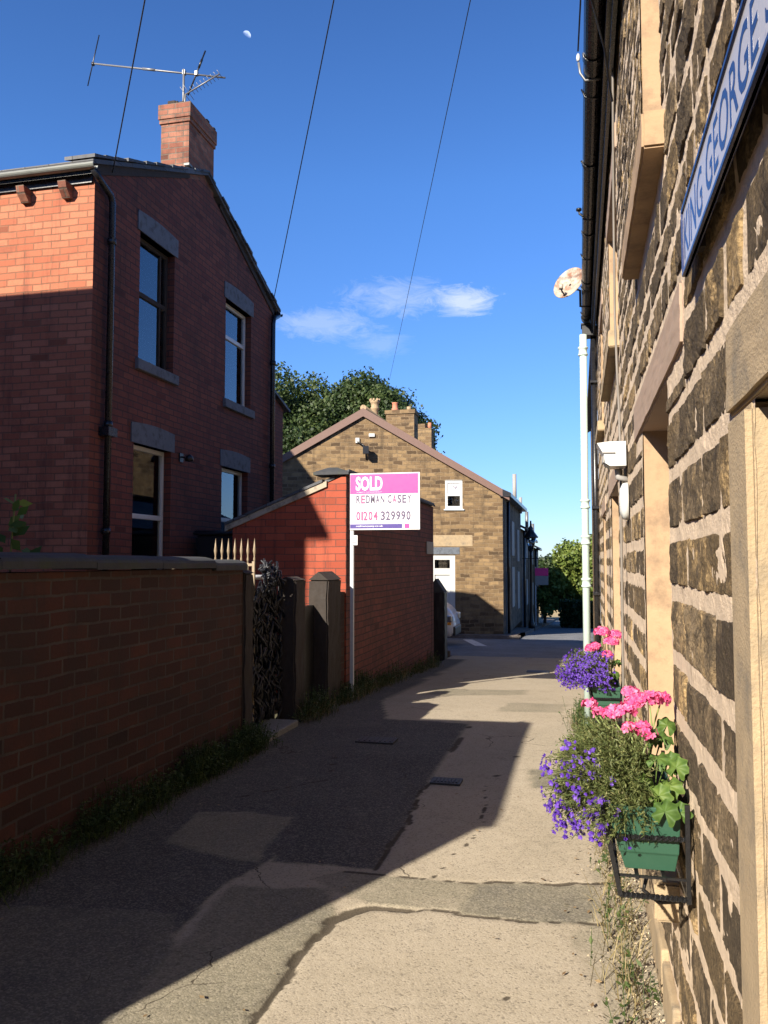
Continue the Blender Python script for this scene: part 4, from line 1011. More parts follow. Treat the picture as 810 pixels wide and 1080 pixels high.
for (a, b_, c, d, kind), ar in zip(WIN, (.03, .03, .03, .03)):
    t = MB(); lintel_stone(t, a-.07, b_+.07, d, d+.24, ar); t.link('lintel', 'greystone', house)
    if c > 3: t = MB(); t.box((HX-.14, a-.07, c-.13), (HX+.05, b_+.08, c), .008); t.link('sill', 'greystone', house)
    D = HX-.10; t = MB(); fw = .055; mz = c + (d-c)*(.55 if kind == 'dark' else .66 if c > 3 else .48)
    for y0, y1, z0, z1 in ((a, a+fw, c, d), (b_-fw, b_, c, d), (a+fw, b_-fw, c, c+fw), (a+fw, b_-fw, d-fw, d), (a+fw, b_-fw, mz-.03, mz+.03)): t.box((D-.05, y0, z0), (D, y1, z1), .004)
    if kind == 'dark': t.box((D-.045, b_-.20, c+fw), (D-.005, b_-.17, d-fw))
    fr = t.link('window', 'darkpost' if kind == 'dark' else 'whitepaint', house)
    t = MB(); t.box((D-.03, a+fw*.6, c+fw*.6), (D-.024, b_-fw*.6, d-fw*.6)); t.link('pane', 'glass', fr)
    if c > 3: t = MB(); n = 24; 
    if c > 3:
        for k in range(n):
            y0 = a + (b_-a)*k/n; y1 = a + (b_-a)*(k+1)/n; e0, e1 = (.012 if k % 2 else 0), (0 if k % 2 else .012)
            t.poly([(D-.056+e0, y0, c), (D-.056+e1, y1, c), (D-.056+e1, y1, d), (D-.056+e0, y0, d)])
        t.link('net_curtain', 'curtain', fr, recalc=False)
    t = MB(); t.box((D-.7, a-.3, c-.2), (D-.69, b_+.3, d+.2)); t.link('room_lining', 'darkroom', fr)
# roof
t = MB()
for (ya, za), (yb_, zb_) in (((H0-.13, HE-.01), (HM, HR+.07)), ((H1+.22, HE+.02), (HM, HR+.07))):
    t.prism([(-15.2, ya, za), (-15.2, yb_, zb_), (-15.2, yb_, zb_+.05), (-15.2, ya, za+.05)], (15.2+HX+.06, 0, 0))
rf = t.link('roof', 'slate', house)
t = MB(); random.seed(9)
for s, ya in ((1, H0-.13), (-1, H1+.22)):
    n = 13
    for k in range(n):      # uneven verge slates along the gable
        f0, f1 = k/n, (k+1)/n; y0 = ya + (HM-ya)*f0; y1 = ya + (HM-ya)*f1; z0 = HE+.07 + (HR+.05-HE)*f0; z1 = HE+.07 + (HR+.05-HE)*f1; o = random.uniform(.06, .10)
        t.prism([(HX-.3, y0, z0-.01), (HX-.3, y1, z1-.01), (HX-.3, y1, z1+.016), (HX-.3, y0, z0+.03)], (.3+o, 0, 0))
t.link('verge_slates', 'slate', rf)
t = MB(); t.prism([(HX, H0-.05, HE-.10), (HX, HM-.5, HR-.20), (HX, HM-.5, HR-.08), (HX, H0-.05, HE+.03)], (.02, 0, 0)); t.prism([(HX, H1+.05, HE-.06), (HX, HM+.5, HR-.20), (HX, HM+.5, HR-.10), (HX, H1+.05, HE+.03)], (.02, 0, 0)); t.link('verge_mortar', 'darkpost', house)
t = MB(); t.box((-15, H0-.03, HE-.17), (HX-.02, H0-.002, HE+.0)); t.link('eaves_board', 'blackpaint', house)
for x in (-5.52, -6.05, -6.58, -7.1, -7.65):
    t = MB(); t.prism([(x-.05, H0, HE-.33), (x-.05, H0-.05, HE-.33), (x-.05, H0-.13, HE-.24), (x-.05, H0-.15, HE-.17), (x-.05, H0, HE-.17)], (.10, 0, 0)); t.link('corbel', 'brick_chimney', house)
t = MB(); half_gutter(t, H0-.15, HE-.03, -15, HX+.10, .052, 'X'); t.link('front_gutter', 'gutterpale', house)
t = MB(); half_gutter(t, H1+.20, HE+.03, -15, HX+.10, .065, 'X'); t.link('rear_gutter', 'blackpaint', house)
t = MB(); t.tube([(HX+.06, H0-.13, HE-.07), (HX+.07, H0-.02, HE-.14), (HX+.065, H0+.22, HE-.22), (HX+.065, H0+.26, HE-.3), (HX+.065, H0+.26, .5)], .038, 12)
for z in (5.2, 3.1, 1.9): t.tube([(HX+.065, H0+.26, z), (HX+.065, H0+.26, z+.07)], .050, 12)
t.box((HX, H0+.17, 3.0), (HX+.13, H0+.35, 3.10)); t.link('downpipe', 'blackpaint', house)
t = MB(); t.tube([(HX+.06, H1+.15, HE-.03), (HX+.07, H1-.1, HE-.15), (HX+.065, H1-.12, HE-.25), (HX+.065, H1-.12, .5)], .042, 12)
for z in (5.0, 3.2, 1.9): t.tube([(HX+.065, H1-.12, z), (HX+.065, H1-.12, z+.07)], .055, 12)
t.link('downpipe', 'blackpaint', house)
# chimney stack flush with the gable
t = MB(); cy0, cy1, cx0 = 10.22, 11.02, -5.63
t.box((cx0, cy0, HR-.5), (HX-.004, cy1, 7.78)); t.box((cx0-.035, cy0-.035, 7.78), (HX+.03, cy1+.035, 7.99), .006); t.box((cx0-.02, cy0-.02, 7.72), (HX+.015, cy1+.02, 7.78))
ch = t.link('chimney', 'brick_chimney', house)
t = MB(); random.seed(12)
for i in range(26): 
    x, y = random.uniform(cx0, HX), random.uniform(cy0, cy1); s = random.uniform(.03, .07); t.box((x-s, y-s, 7.985), (x+s, y+s, 8.0+random.uniform(.005, .035)), .01)
t.link('flaunching', 'darkpost', ch)
t = MB(); t.box((cx0-.05, cy0-.03, HR-.10), (cx0+.0, cy0+.02, HR+.06)); t.box((HX-.05, cy0-.05, HR-.03), (HX+.03, cy0+.05, HR+.0)); t.link('flashing', 'gutterpale', ch)
wl = thing('wall_lamp', 'small black lamp on the brick side wall between the two lower windows', 'lamp', (HX, 10.1, 3.0))
t = MB(); t.box((HX, 10.05, 2.93), (HX+.02, 10.15, 3.05)); t.tube([(HX+.02, 10.1, 3.0), (HX+.1, 10.1, 2.98)], .012, 8); t.link('bracket', 'blackiron', wl)
t = MB(); t.lathe([(.02, .03), (.05, .0), (.06, -.06), (.0, -.07)], (HX+.13, 10.1, 3.0), 'Z', 14); t.link('shade', 'blackiron', wl)

# aerial on the chimney
ae = thing('television_aerial', 'long bare aerial boom on a short mast above the brick chimney', 'aerial', (-5.39, 10.4, 8.0))
t = MB(); t.tube([(-5.39, 10.4, 7.9), (-5.39, 10.4, 8.60)], .016, 8); t.link('mast', 'steel', ae)
t = MB(); t.tube([(-6.87, 10.42, 8.91), (-4.76, 10.42, 8.40)], .013, 8); t.tube([(-6.05, 10.42, 8.713), (-5.85, 10.42, 8.665)], .019, 8); t.box((-5.41, 10.39, 8.53), (-5.37, 10.44, 8.59)); t.box((-5.22, 10.39, 8.49), (-5.18, 10.44, 8.55)); t.link('boom', 'steel', ae)
t = MB(); t.tube([(-6.77, 10.42, 9.33), (-6.94, 10.42, 8.58)], .008, 6); t.lathe([(.0, -.03), (.025, -.02), (.025, .02), (0, .03)], (-6.86, 10.42, 8.90), 'Z', 8); t.link('element', 'blackiron', ae)
t = MB(); t.tube([(-5.07, 10.42, 8.84), (-5.33, 10.42, 8.22)], .011, 6); t.tube([(-5.12, 10.42, 8.72), (-5.17, 10.42, 8.6)], .016, 6); t.link('element', 'blackiron', ae)
ya_ = thing('small_aerial', 'small finned aerial tilted upwards on the brick chimney top', 'aerial', (-5.3, 10.4, 8.1))
t = MB(); a, b_ = Vector((-5.34, 10.36, 8.20)), Vector((-4.82, 10.36, 8.43)); t.tube([a, b_], .010, 6); t.tube([(-5.36, 10.38, 8.0), a], .012, 6); t.link('boom', 'steel', ya_)
t = MB()
for k in range(11):
    c = a.lerp(b_, k/10); d = Vector((.06, .12, -.10))*(.35 if k > 1 else .7); t.tube([c-d, c+d], .004, 5)
t.link('fins', 'steel', ya_)

# tall neighbours that shade the alley: same brick terrace, out of the frame
nb = thing('neighbour_house', 'red brick terrace house next to the camera on the left', 'house', (-10, 3.5, .5))
t = MB(); t.box((-16, 2.0, -.3), (-6.8, 4.2, 6.68)); t.prism([(-16, 2.0, 6.68), (-16, 4.2, 6.68), (-16, 3.1, 6.95)], (9.2, 0, 0)); t.link('wall', 'brick_house', nb)
t = MB()
for ya2, yb2 in ((1.75, 3.1), (4.4, 3.1)): t.prism([(-16.1, ya2, 6.64), (-16.1, yb2, 6.97), (-16.1, yb2, 7.03), (-16.1, ya2, 6.70)], (9.5, 0, 0))
rf = t.link('roof', 'slate', nb)
t = MB()
for k in range(24): t.box((-16 + k*.4, 3.02, 7.0), (-15.62 + k*.4, 3.18, 7.07 + (.015 if k % 3 else .03)), .02)
t.link('ridge_tiles', 'terracotta', rf)
wg = thing('rear_wing', 'red brick rear building behind the brick house', 'building', (-10, 16, 0))
t = MB(); t.box((-14, 14.2, -.6), (-6.6, 17.8, 5.1)); t.prism([(-14, 14.2, 5.1), (-14, 17.8, 5.1), (-14, 16, 5.6)], (7.4, 0, 0)); t.link('wall', 'brick_shade', wg)
t = MB()
for ya2, yb2 in ((14.0, 16.0), (18.0, 16.0)): t.prism([(-14.1, ya2, 5.06), (-14.1, yb2, 5.62), (-14.1, yb2, 5.68), (-14.1, ya2, 5.12)], (7.6, 0, 0))
t.link('roof', 'slate', wg)
wg = thing('tall_rear_building', 'taller red brick building with two chimneys behind the brick house', 'building', (-14, 16, 0))
t = MB(); t.box((-19, 14.5, -.6), (-11.9, 17.5, 9.3)); t.link('wall', 'brick_shade', wg)
for x in (-13.1, -12.6): t = MB(); t.box((x-.12, 15.8, 9.3), (x+.12, 16.1, 10.0 if x < -13 else 10.2)); t.link('chimney', 'brick_chimney', wg)

bt = thing('sky_block_terrace', 'long unseen brick terrace added far behind the camera to block sky glow', 'terrace', (0, -17, 0))  # added unseen building: blocks low sky light to keep the shadows dark
t = MB(); t.box((-30, -20, -.5), (26, -14.5, 6.9)); t.link('wall', 'brick_shade', bt)
t = MB()
for ya2, yb2 in ((-14.2, -17.25), (-20.3, -17.25)): t.prism([(-30.2, ya2, 6.85), (-30.2, yb2, 8.5), (-30.2, yb2, 8.6), (-30.2, ya2, 6.95)], (56.4, 0, 0))
t.link('roof', 'slate', bt)
# ------------------------------------------------------------------ far gable house (turned a little)
YAW = R(13.3)
gh = thing('gable_house', 'brown stone house with a broad gable end at the bottom of the alley', 'house', (-2.32, 26.0, -.8), YAW)
GO = Matrix.Translation((-2.32, 26.0, 0)) @ Matrix.Rotation(YAW, 4, 'Z'); MW[gh] = Matrix.Translation((-2.32, 26.0, -.8)) @ Matrix.Rotation(YAW, 4, 'Z')
GW, GE, GPk = -8.76, 3.72+.8, 6.28+.8          # local: x from -8.76 to 0, z from 0 (= -.8 world)
DV = Vector((-.24, .97, 0)).normalized()       # local direction of the terrace side: runs along the street
dep = 8.2; bk = DV*dep
dirs = Matrix.Rotation(-YAW, 3, 'Z') @ Vector((0, 1, 0)); bk = dirs*dep
door = (-2.26, -1.50, .15, 2.6); gwin = (-1.80, -1.26, 4.03, 4.93)
t = MB()
xs_ = sorted({GW, 0, door[0], door[1], gwin[0], gwin[1]}); zs_ = sorted({0, GE, door[2], door[3], gwin[2]})
for a, b_ in zip(xs_, xs_[1:]):
    for c, d in zip(zs_, zs_[1:]):
        cx, cz = (a+b_)/2, (c+d)/2
        if any(o[0] < cx < o[1] and o[2] < cz < o[3] for o in (door, gwin)): continue
        t.poly([(a, 0, c), (b_, 0, c), (b_, 0, d), (a, 0, d)])
def roofz(x): return GE + (GPk-GE)*(1 - abs(x - GW/2)/(-GW/2))
t.poly([(GW, 0, GE), (gwin[0], 0, GE), (gwin[0], 0, roofz(gwin[0])), (GW/2, 0, GPk)])
t.poly([(gwin[0], 0, gwin[3]), (gwin[1], 0, gwin[3]), (gwin[1], 0, roofz(gwin[1])), (gwin[0], 0, roofz(gwin[0]))])
t.poly([(gwin[1], 0, GE), (0, 0, GE), (gwin[1], 0, roofz(gwin[1]))])
for o in (door, gwin):
    for q in (([(o[0],0,o[2]), (o[0],.15,o[2]), (o[0],.15,o[3]), (o[0],0,o[3])]), ([(o[1],0,o[2]), (o[1],.15,o[2]), (o[1],.15,o[3]), (o[1],0,o[3])]), ([(o[0],0,o[3]), (o[1],0,o[3]), (o[1],.15,o[3]), (o[0],.15,o[3])]), ([(o[0],0,o[2]), (o[1],0,o[2]), (o[1],.15,o[2]), (o[0],.15,o[2])])): t.poly(q)
t.link('gable_wall', 'gable_stone', gh, world=False, recalc=False)
t = MB(); A = Vector((0, 0, 0)); B = bk; t.poly([A, B, B + Vector((0, 0, GE)), Vector((0, 0, GE))]); C_ = Vector((GW, 0, 0)) + bk; t.poly([B, C_, C_ + Vector((0, 0, GE)), Vector((GW/2, 0, GPk)) + bk, B + Vector((0, 0, GE))]); t.poly([C_, Vector((GW, 0, 0)), Vector((GW, 0, GE)), C_ + Vector((0, 0, GE))])
t.link('street_wall', 'row_stone', gh, world=False)
t = MB()
for x_, s in ((.22, 1), (GW-.22, -1)):
    ze = GE - .22*(GPk-GE)/(-GW/2)
    P0 = Vector((x_, -.06, ze + .03)); P1 = Vector((GW/2, -.06, GPk + .03)); t.prism([P0, P1, P1 + Vector((0, 0, .07)), P0 + Vector((0, 0, .07))], bk + Vector((0, .06, 0)))
rf = t.link('roof', 'flags', gh, world=False)
for s_, x_ in ((1, .2), (-1, GW-.2)):
    t = MB(); ze = GE - .2*(GPk-GE)/(-GW/2); P0 = Vector((x_, -.10, ze - .10)); P1 = Vector((GW/2, -.10, GPk - .12)); t.prism([P0, P1, P1 + Vector((0, 0, .26)), P0 + Vector((0, 0, .23))], (0, .035, 0)); t.link('barge_board', 'brownboard', gh, world=False)
t = MB(); t.tube([Vector((GW/2, -.08, GPk+.15)), Vector((GW/2, 0, GPk+.15)) + bk], .10, 10); t.link('ridge_tiles', 'buffclay', rf, world=False)
# white door with a dark transom light
t = MB(); dx0, dx1, dz0, dz1 = door
for q in ((dx0, dx0+.12, dz0, dz1), (dx1-.16, dx1, dz0, dz1), (dx0+.12, dx1-.16, dz1-.15, dz1), (dx0+.12, dx1-.16, dz1-.62, dz1-.42)): t.box((q[0], .03, q[2]), (q[1], .10, q[3]))
fr = t.link('door_frame', 'whitepaint', gh, world=False)
t = MB(); t.box((dx0+.1, .06, dz1-.45), (dx1-.14, .065, dz1-.13)); t.link('transom_pane', 'glass', fr, world=False)
t = MB(); t.box((dx0+.1, .068, dz1-.45), (dx1-.14, .07, dz1-.13)); t.link('room_lining', 'darkroom', fr, world=False)
t = MB(); t.box((dx0+.12, .07, dz0), (dx1-.16, .11, dz1-.62)); t.box((dx0+.2, .06, dz0+.2), (dx1-.24, .07, dz0+.9)); t.link('door', 'whitepaint', gh, world=False)
t = MB(); t.box((dx0-.5, -.012, dz1+.02), (dx1+.14, .05, dz1+.24)); t.link('door_lintel', 'greystone', gh, world=False)
t = MB(); t.box((dx0-.6, -.006, dz1+.27), (dx1+.55, .03, dz1+.62), .004); t.link('pale_stone_band', 'dressed', gh, world=False)
# small white window with two posters of glass
t = MB(); x0, x1, z0, z1 = gwin
for q in ((x0, x0+.075, z0, z1), (x1-.075, x1, z0, z1), (x0+.075, x1-.075, z0, z0+.1), (x0+.075, x1-.075, z1-.07, z1), (x0+.075, x1-.075, (z0+z1)/2-.03, (z0+z1)/2+.03)): t.box((q[0], .0, q[2]), (q[1], .06, q[3]))
t.box((x0-.05, -.05, z0-.035), (x1+.05, .0, z0+.005)); t.box((x0+.005, -.02, z1+.005), (x1-.005, .0, z1+.02))
fr = t.link('window', 'whitepaint', gh, world=False)
t = MB(); t.box((x0+.06, .03, z0+.08), (x1-.06, .034, (z0+z1)/2)); t.link('lower_pane', 'glass', fr, world=False)
t = MB(); t.box((x0+.07, .03, (z0+z1)/2+.03), (x1-.07, .034, z1-.07)); t.link('upper_pane', 'signwhite', fr, world=False)
t = MB(); text_into(t, '-9', (x0+.17, .03, z0+.62), (1,0,0), (0,0,1), (0,-1,0), .2, .13, .001); t.link('pane_mark', 'signgrey', fr, world=False)
t = MB(); random.seed(6)
for k in range(7): c = Vector((random.uniform(x0+.13, x1-.13), .055, random.uniform(z0+.15, z0+.36))); t.tube([c, c + Vector((random.uniform(-.1, .1), 0, random.uniform(-.1, .1)))], .018, 6)
t.link('ornament', 'whitepaint', fr, world=False)
t = MB(); t.box((x0, .2, z0), (x1, .21, z1)); t.link('room_lining', 'darkroom', fr, world=False)
fl_ = thing('gable_floodlight', 'small black floodlight with white boxes near the top of the stone gable', 'light', (-6.4, 24.95, 5.3))
FM = MW[gh]
def loc2w(p): return tuple(FM @ Vector(p))
for nm, a, b_, mt in (('white_box', (-4.62, -.06, 6.12), (-4.50, 0, 6.28), 'whitepaint'), ('white_box', (-4.20, -.05, 6.32), (-4.02, 0, 6.42), 'whitepaint')):
    t = MB(); t.box(a, b_); t.v = [loc2w(v) for v in t.v]; t.link(nm, mt, fl_)
t = MB(); t.tube([(-4.55, -.06, 6.15), (-4.4, -.25, 6.05), (-4.3, -.3, 5.95)], .025, 8); t.box((-4.38, -.38, 5.74), (-4.2, -.2, 5.98)); t.tube([(-4.3, -.02, 5.95), (-4.28, -.02, 5.6)], .03, 6); t.v = [loc2w(v) for v in t.v]; t.link('lamp_head', 'blackiron', fl_)
# chimneys on the ridge behind
t = MB(); t.box((-6.50, 27.8, 5.4), (-5.50, 28.5, 6.72)); t.box((-6.54, 27.76, 6.72), (-5.46, 28.54, 6.86), .01); c1 = t.link('chimney', 'gable_stone', gh)
for (x, y, prof, mt) in ((-6.25, 28.15, [(.12, 6.85), (.13, 6.95), (.10, 7.0), (.10, 7.15), (.12, 7.18)], 'terracotta'), (-5.75, 28.15, [(.08, 6.85), (.08, 7.02)], 'buffclay')):
    t = MB(); t.lathe(prof, (x, y, 0), 'Z', 14); t.link('chimney_pot', mt, c1)
t = MB(); t.lathe([(.15, 6.4), (.14, 6.5), (.12, 6.6), (.12, 6.92), (.15, 6.95), (.16, 7.0), (.13, 7.04), (.14, 7.16), (.17, 7.19), (.17, 7.24)], (-6.95, 28.0, 0), 'Z', 16)
for k in range(8): a = k*math.pi/4; t.box((-6.95+.16*math.cos(a)-.03, 28+.16*math.sin(a)-.03, 7.24), (-6.95+.16*math.cos(a)+.03, 28+.16*math.sin(a)+.03, 7.32))
t.link('chimney_pot', 'buffclay', c1)
t = MB(); t.box((-6.28, 31.8, 5.0), (-5.6, 32.4, 6.85)); t.box((-6.3, 31.78, 6.85), (-5.85, 32.42, 7.02)); c2 = t.link('chimney', 'gable_stone', gh)
t = MB(); t.lathe([(.09, 6.85), (.07, 7.1)], (-5.72, 32.1, 0), 'Z', 12); t.link('chimney_pot', 'terracotta', c2)
# things on the street side wall of the gable house
t = MB(); t.tube([(-2.2, 26.6, 3.5), (-2.2, 26.6, -.7)], .05, 8); t.link('downpipe', 'blackpaint', gh)
t = MB(); t.box((-2.36, 26.9, -.72), (-2.28, 27.9, 1.25)); t.link('street_door', 'greydoor', gh)
for z0, z1 in ((.4, 1.7), (2.2, 3.3)):
    t = MB(); t.box((-2.36, 29.0, z0-.4), (-2.27, 30.1, z1-.3)); t.box((-2.36, 31.6, z0-.6), (-2.27, 32.6, z1-.5)); t.link('side_window', 'greyplaque', gh)
t = MB(); t.prism([(-2.4, 25.9, 3.62), (-2.05, 25.9, 3.62), (-2.05, 25.9, 3.74), (-2.4, 25.9, 3.9)], (0, 8.2, 0)); t.link('eaves_gutter', 'blackpaint', gh)
t = MB(); t.tube([(-2.28, 30.5, 3.6), (-2.28, 30.5, 4.8)], .075, 10); t.link('flue', 'greyplaque', gh)
t = MB(); t.tube([(-2.25, 33.2, 3.5), (-2.25, 33.2, 4.15)], .06, 10); t.link('flue', 'greyplaque', gh)
# the terrace stepping down the street
for i, (y0, y1, ze, lab) in enumerate(((34.3, 38.8, 2.95, 'first sooty stone terrace house down the street past the gable house'), (38.9, 43.4, 2.65, 'second sooty stone terrace house down the street past the gable house'), (43.5, 48, 2.3, 'last sooty stone terrace house down the street, lowest roof'))):
    th = thing('terrace_house', lab, 'house', (-4, y0, gz(y0)), 0, 'stone terrace stepping down the street')
    t = MB(); t.box((-7.5, y0, -3), (-2.32+.02*i, y1, ze)); t.prism([(-7.5, y0, ze), (-2.32, y0, ze), (-4.9, y0, ze+1.3)], (0, y1-y0, 0)); t.link('wall', 'row_stone', th)
    t = MB()
    for xa, xb in ((-2.1, -4.9), (-7.7, -4.9)): t.prism([(xa, y0-.05, ze-.03), (xb, y0-.05, ze+1.35), (xb, y0-.05, ze+1.42), (xa, y0-.05, ze+.04)], (0, y1-y0+.06, 0))
    t.link('roof', 'flags', th)
    t = MB(); t.box((-5.1, y1-.7, ze+.8), (-4.5, y1-.1, ze+2.0)); cc = t.link('chimney', 'row_stone', th)
    t = MB(); t.lathe([(.1, ze+2.0), (.08, ze+2.3)], (-4.8, y1-.4, 0), 'Z', 10); t.link('chimney_pot', 'terracotta', cc)
    t = MB(); t.box((-2.34, y0+.6, gz(y0)+.1), (-2.24, y0+1.5, gz(y0)+2.1)); t.link('door', 'greydoor', th)
    for zz in (gz(y0)+.9, gz(y0)+2.9): t = MB(); t.box((-2.34, y0+2.3, zz), (-2.25, y0+3.3, min(zz+1.1, ze-.2))); t.link('window', 'greyplaque', th)
    t = MB(); t.tube([(-2.2, y0+.1, ze-.1), (-2.2, y0+.1, gz(y0))], .05, 8); t.tube([(-2.12, y0, ze-.05), (-2.12, y1, ze-.05)], .06, 8); t.link('drainpipe', 'blackpaint', th)
    if i < 2: t = MB(); t.tube([(-2.15, y0+1.2, ze), (-2.15, y0+1.2, ze+.75)], .07, 8); t.link('flue', 'steel', th)

# street lamp
lp = thing('street_lamp', 'black Victorian style street lamp with a glass lantern down the side street', 'street lamp', (-1.85, 33, gz(33)))
zb_ = gz(33)
t = MB(); t.lathe([(.14, zb_), (.13, zb_+.3), (.08, zb_+.4), (.06, zb_+.8), (.045, zb_+1.2), (.04, 1.75), (.07, 1.8), (.04, 1.85), (.04, 2.0)], (-1.85, 33, 0), 'Z', 12); t.box((-2.2, 32.98, 1.70), (-1.5, 33.02, 1.73)); t.link('post', 'blackiron', lp)
t = MB()
for a in range(4):
    c, s = math.cos(a*math.pi/2 + .8), math.sin(a*math.pi/2 + .8); t.tube([(-1.85+.10*c, 33+.10*s, 2.02), (-1.85+.24*c, 33+.24*s, 2.52)], .014, 6)
t.lathe([(.28, 2.52), (.29, 2.56), (.15, 2.75), (.09, 2.85), (.10, 2.9), (.04, 3.0), (.03, 3.2)], (-1.85, 33, 0), 'Z', 12); t.lathe([(.05, 1.98), (.11, 2.02), (.05, 2.05)], (-1.85, 33, 0), 'Z', 12); t.link('lantern_frame', 'blackiron', lp)
t = MB(); t.lathe([(.09, 2.04), (.22, 2.51)], (-1.85, 33, 0), 'Z', 4); t.link('lantern_glass', 'glass', lp)
eb = thing('small_sale_board', 'small distant pink and white agent board beside the side street', 'sign', (-1.9, 37.5, gz(37.5)))
t = MB(); t.box((-1.93, 37.5, gz(37.5)), (-1.89, 37.54, 1.35)); t.link('post', 'woodpost', eb)
t = MB(); t.box((-1.93, 37.46, .55), (-1.35, 37.49, .95)); t.link('white_panel', 'greyplaque', eb)
t = MB(); t.box((-1.93, 37.46, .955), (-1.35, 37.49, 1.30)); t.link('pink_panel', 'pink', eb)

# ------------------------------------------------------------------ white van on the cross road
van = thing('parked_van', 'small white van parked on the cross road, mostly hidden behind the outhouse', 'van', (-5.3, 22.4, gz(22.4)))
vz = gz(22.4); VY0, VY1 = 21.6, 23.2
prof = [(-7.4, .35), (-7.45, 1.1), (-7.3, 1.75), (-7.1, 1.9), (-4.75, 1.93), (-4.45, 1.88), (-3.78, 1.16), (-3.55, 1.06), (-3.36, .86), (-3.28, .6), (-3.28, .3), (-3.4, .26), (-7.3, .26)]
bm = bmesh.new(); L0 = [bm.verts.new((x, VY0 + (.10 if z > 1.2 else 0), vz+z)) for x, z in prof]; L1 = [bm.verts.new((x, VY1 - (.10 if z > 1.2 else 0), vz+z)) for x, z in prof]
bm.faces.new(L0[::-1]); bm.faces.new(L1)
for i in range(len(prof)): bm.faces.new((L0[i], L0[(i+1) % len(prof)], L1[(i+1) % len(prof)], L1[i]))
bmesh.ops.bevel(bm, geom=bm.edges[:], offset=.05, segments=3, affect='EDGES'); t = MB(); t.sm = True; t.addbm(bm); t.sm = False; body = t.link('body', 'carwhite', van)
t = MB(); n = Vector((.72, 0, .67)).normalized()*.012
q = [Vector((-4.40, VY0+.2, vz+1.80)), Vector((-4.40, VY1-.2, vz+1.80)), Vector((-3.82, VY1-.14, vz+1.19)), Vector((-3.82, VY0+.14, vz+1.19))]; t.prism([p + n for p in q], n); t.link('windscreen', 'glass', van)
t = MB(); t.prism([p + n*.6 for p in q], n*.3); t.link('windscreen_surround', 'blackplastic', van)
for yy, s in ((VY0+.03, -1), (VY1-.03, 1)):
    t = MB(); t.prism([(-5.2, yy, vz+1.2), (-4.0, yy, vz+1.2), (-4.5, yy+.04*-s, vz+1.72), (-5.2, yy+.04*-s, vz+1.72)], (0, .012*s, 0)); t.link('side_window', 'blackplastic', van)
    t = MB(); t.box((-3.98, yy+s*.02, vz+1.12), (-3.84, yy+s*.22, vz+1.32), .03); t.link('wing_mirror', 'blackplastic', van)
    t = MB(); t.box((-3.42, yy-.06 if s < 0 else yy-.2, vz+.66), (-3.27, yy+.2 if s < 0 else yy+.06, vz+.84), .03); t.link('headlight', 'chrome', van)
    for x in (-3.95, -6.7):
        t = MB(); t.lathe([(.0, -.08), (.28, -.08), (.31, -.05), (.31, .05), (.28, .08), (.0, .08)], (x, yy+s*-.03, vz+.31), 'Y', 24); wv = t.link('wheel', 'tyre', van)
        t = MB(); t.lathe([(.0, -.01), (.18, -.005), (.19, .01), (.0, .01)], (x, yy+s*.055, vz+.31), 'Y', 16); t.link('hubcap', 'chrome', wv)
t = MB(); t.box((-3.30, VY0+.25, vz+.28), (-3.22, VY1-.25, vz+.52), .03); t.link('bumper', 'blackplastic', van)
t = MB(); t.box((-3.40, VY0-.005, vz+.58), (-3.30, VY0+.03, vz+.66), .01); t.link('indicator', 'amber', van)

# ------------------------------------------------------------------ trees and hedges
def tree(name, label, base, trunk_h, clumps, nleaf, leaf, mat, group=None, trunk_r=.3):
    tr = thing(name, label, 'tree', base, 0, group)
    t = MB(); b_ = Vector(base); t.tube([b_ - Vector((0, 0, .3)), b_ + Vector((.05, 0, trunk_h*.5)), b_ + Vector((0, .1, trunk_h))], [trunk_r*1.3, trunk_r, trunk_r*.7], 10)
    for c, r in clumps[::2]:
        c = Vector(c); s = b_ + Vector((0, 0, trunk_h*random.uniform(.6, 1))); t.tube([s, s.lerp(c, .5) + Vector((0, 0, .2)), c], [trunk_r*.4, trunk_r*.22, trunk_r*.08], 6)
    t.link('trunk', 'bark', tr)
    t = MB(); tot = sum(r*r for c, r in clumps)
    for c, r in clumps:
        c = Vector(c); base_t = random.gauss(.45, .14)
        for k in range(int(nleaf*r*r/tot)):
            d = rnd_dir(); lump = 1 + .28*noise.noise(d*2.3 + c) + .16*noise.noise(d*6 + c); rad = r*lump*(random.uniform(.55, 1.03) if random.random() < .85 else random.uniform(1.0, 1.15))
            p = c + Vector((d.x, d.y, d.z*.85))*rad; nr = (d + rnd_dir()*.9).normalized(); dd = nr.cross(rnd_dir())
            s = leaf*random.uniform(.6, 1.3); t.leaf(p, dd, nr, s*1.3, s, max(0, min(1, base_t + random.gauss(0, .16))))
    t.link('crown', mat, tr, recalc=False); return tr
def clumps_in(c, rx, ry, rz, n, r0, r1, bottom=-.6):
    out = []
    while len(out) < n:
        d = rnd_dir()
        if d.z < bottom: continue
        f = random.uniform(.45, .92); out.append(((c[0]+d.x*rx*f, c[1]+d.y*ry*f, c[2]+d.z*rz*f), random.uniform(r0, r1)))
    return out
random.seed(77)
tree('broad_tree', 'broad dark green tree rising behind the left part of the stone gable', (-15.6, 45, gz(45)), 8, clumps_in((-15.9, 45, 8.2), 4.4, 3.6, 4.5, 38, .8, 1.6), 42000, .15, 'treeleaf', 'trees behind the gable house', .45)
tree('broad_tree', 'rounded dark green tree rising behind the peak of the stone gable', (-10.9, 46.5, gz(46)), 8, clumps_in((-11.2, 46.5, 8.9), 3.2, 3.0, 3.8, 32, .7, 1.4), 36000, .15, 'treeleaf', 'trees behind the gable house', .4)
tree('broad_tree', 'tree filling the middle of the group behind the left slope of the gable', (-13.4, 47, gz(47)), 8, clumps_in((-13.4, 47, 9.0), 2.6, 2.6, 3.9, 24, .8, 1.4), 26000, .15, 'treeleaf', 'trees behind the gable house', .4)
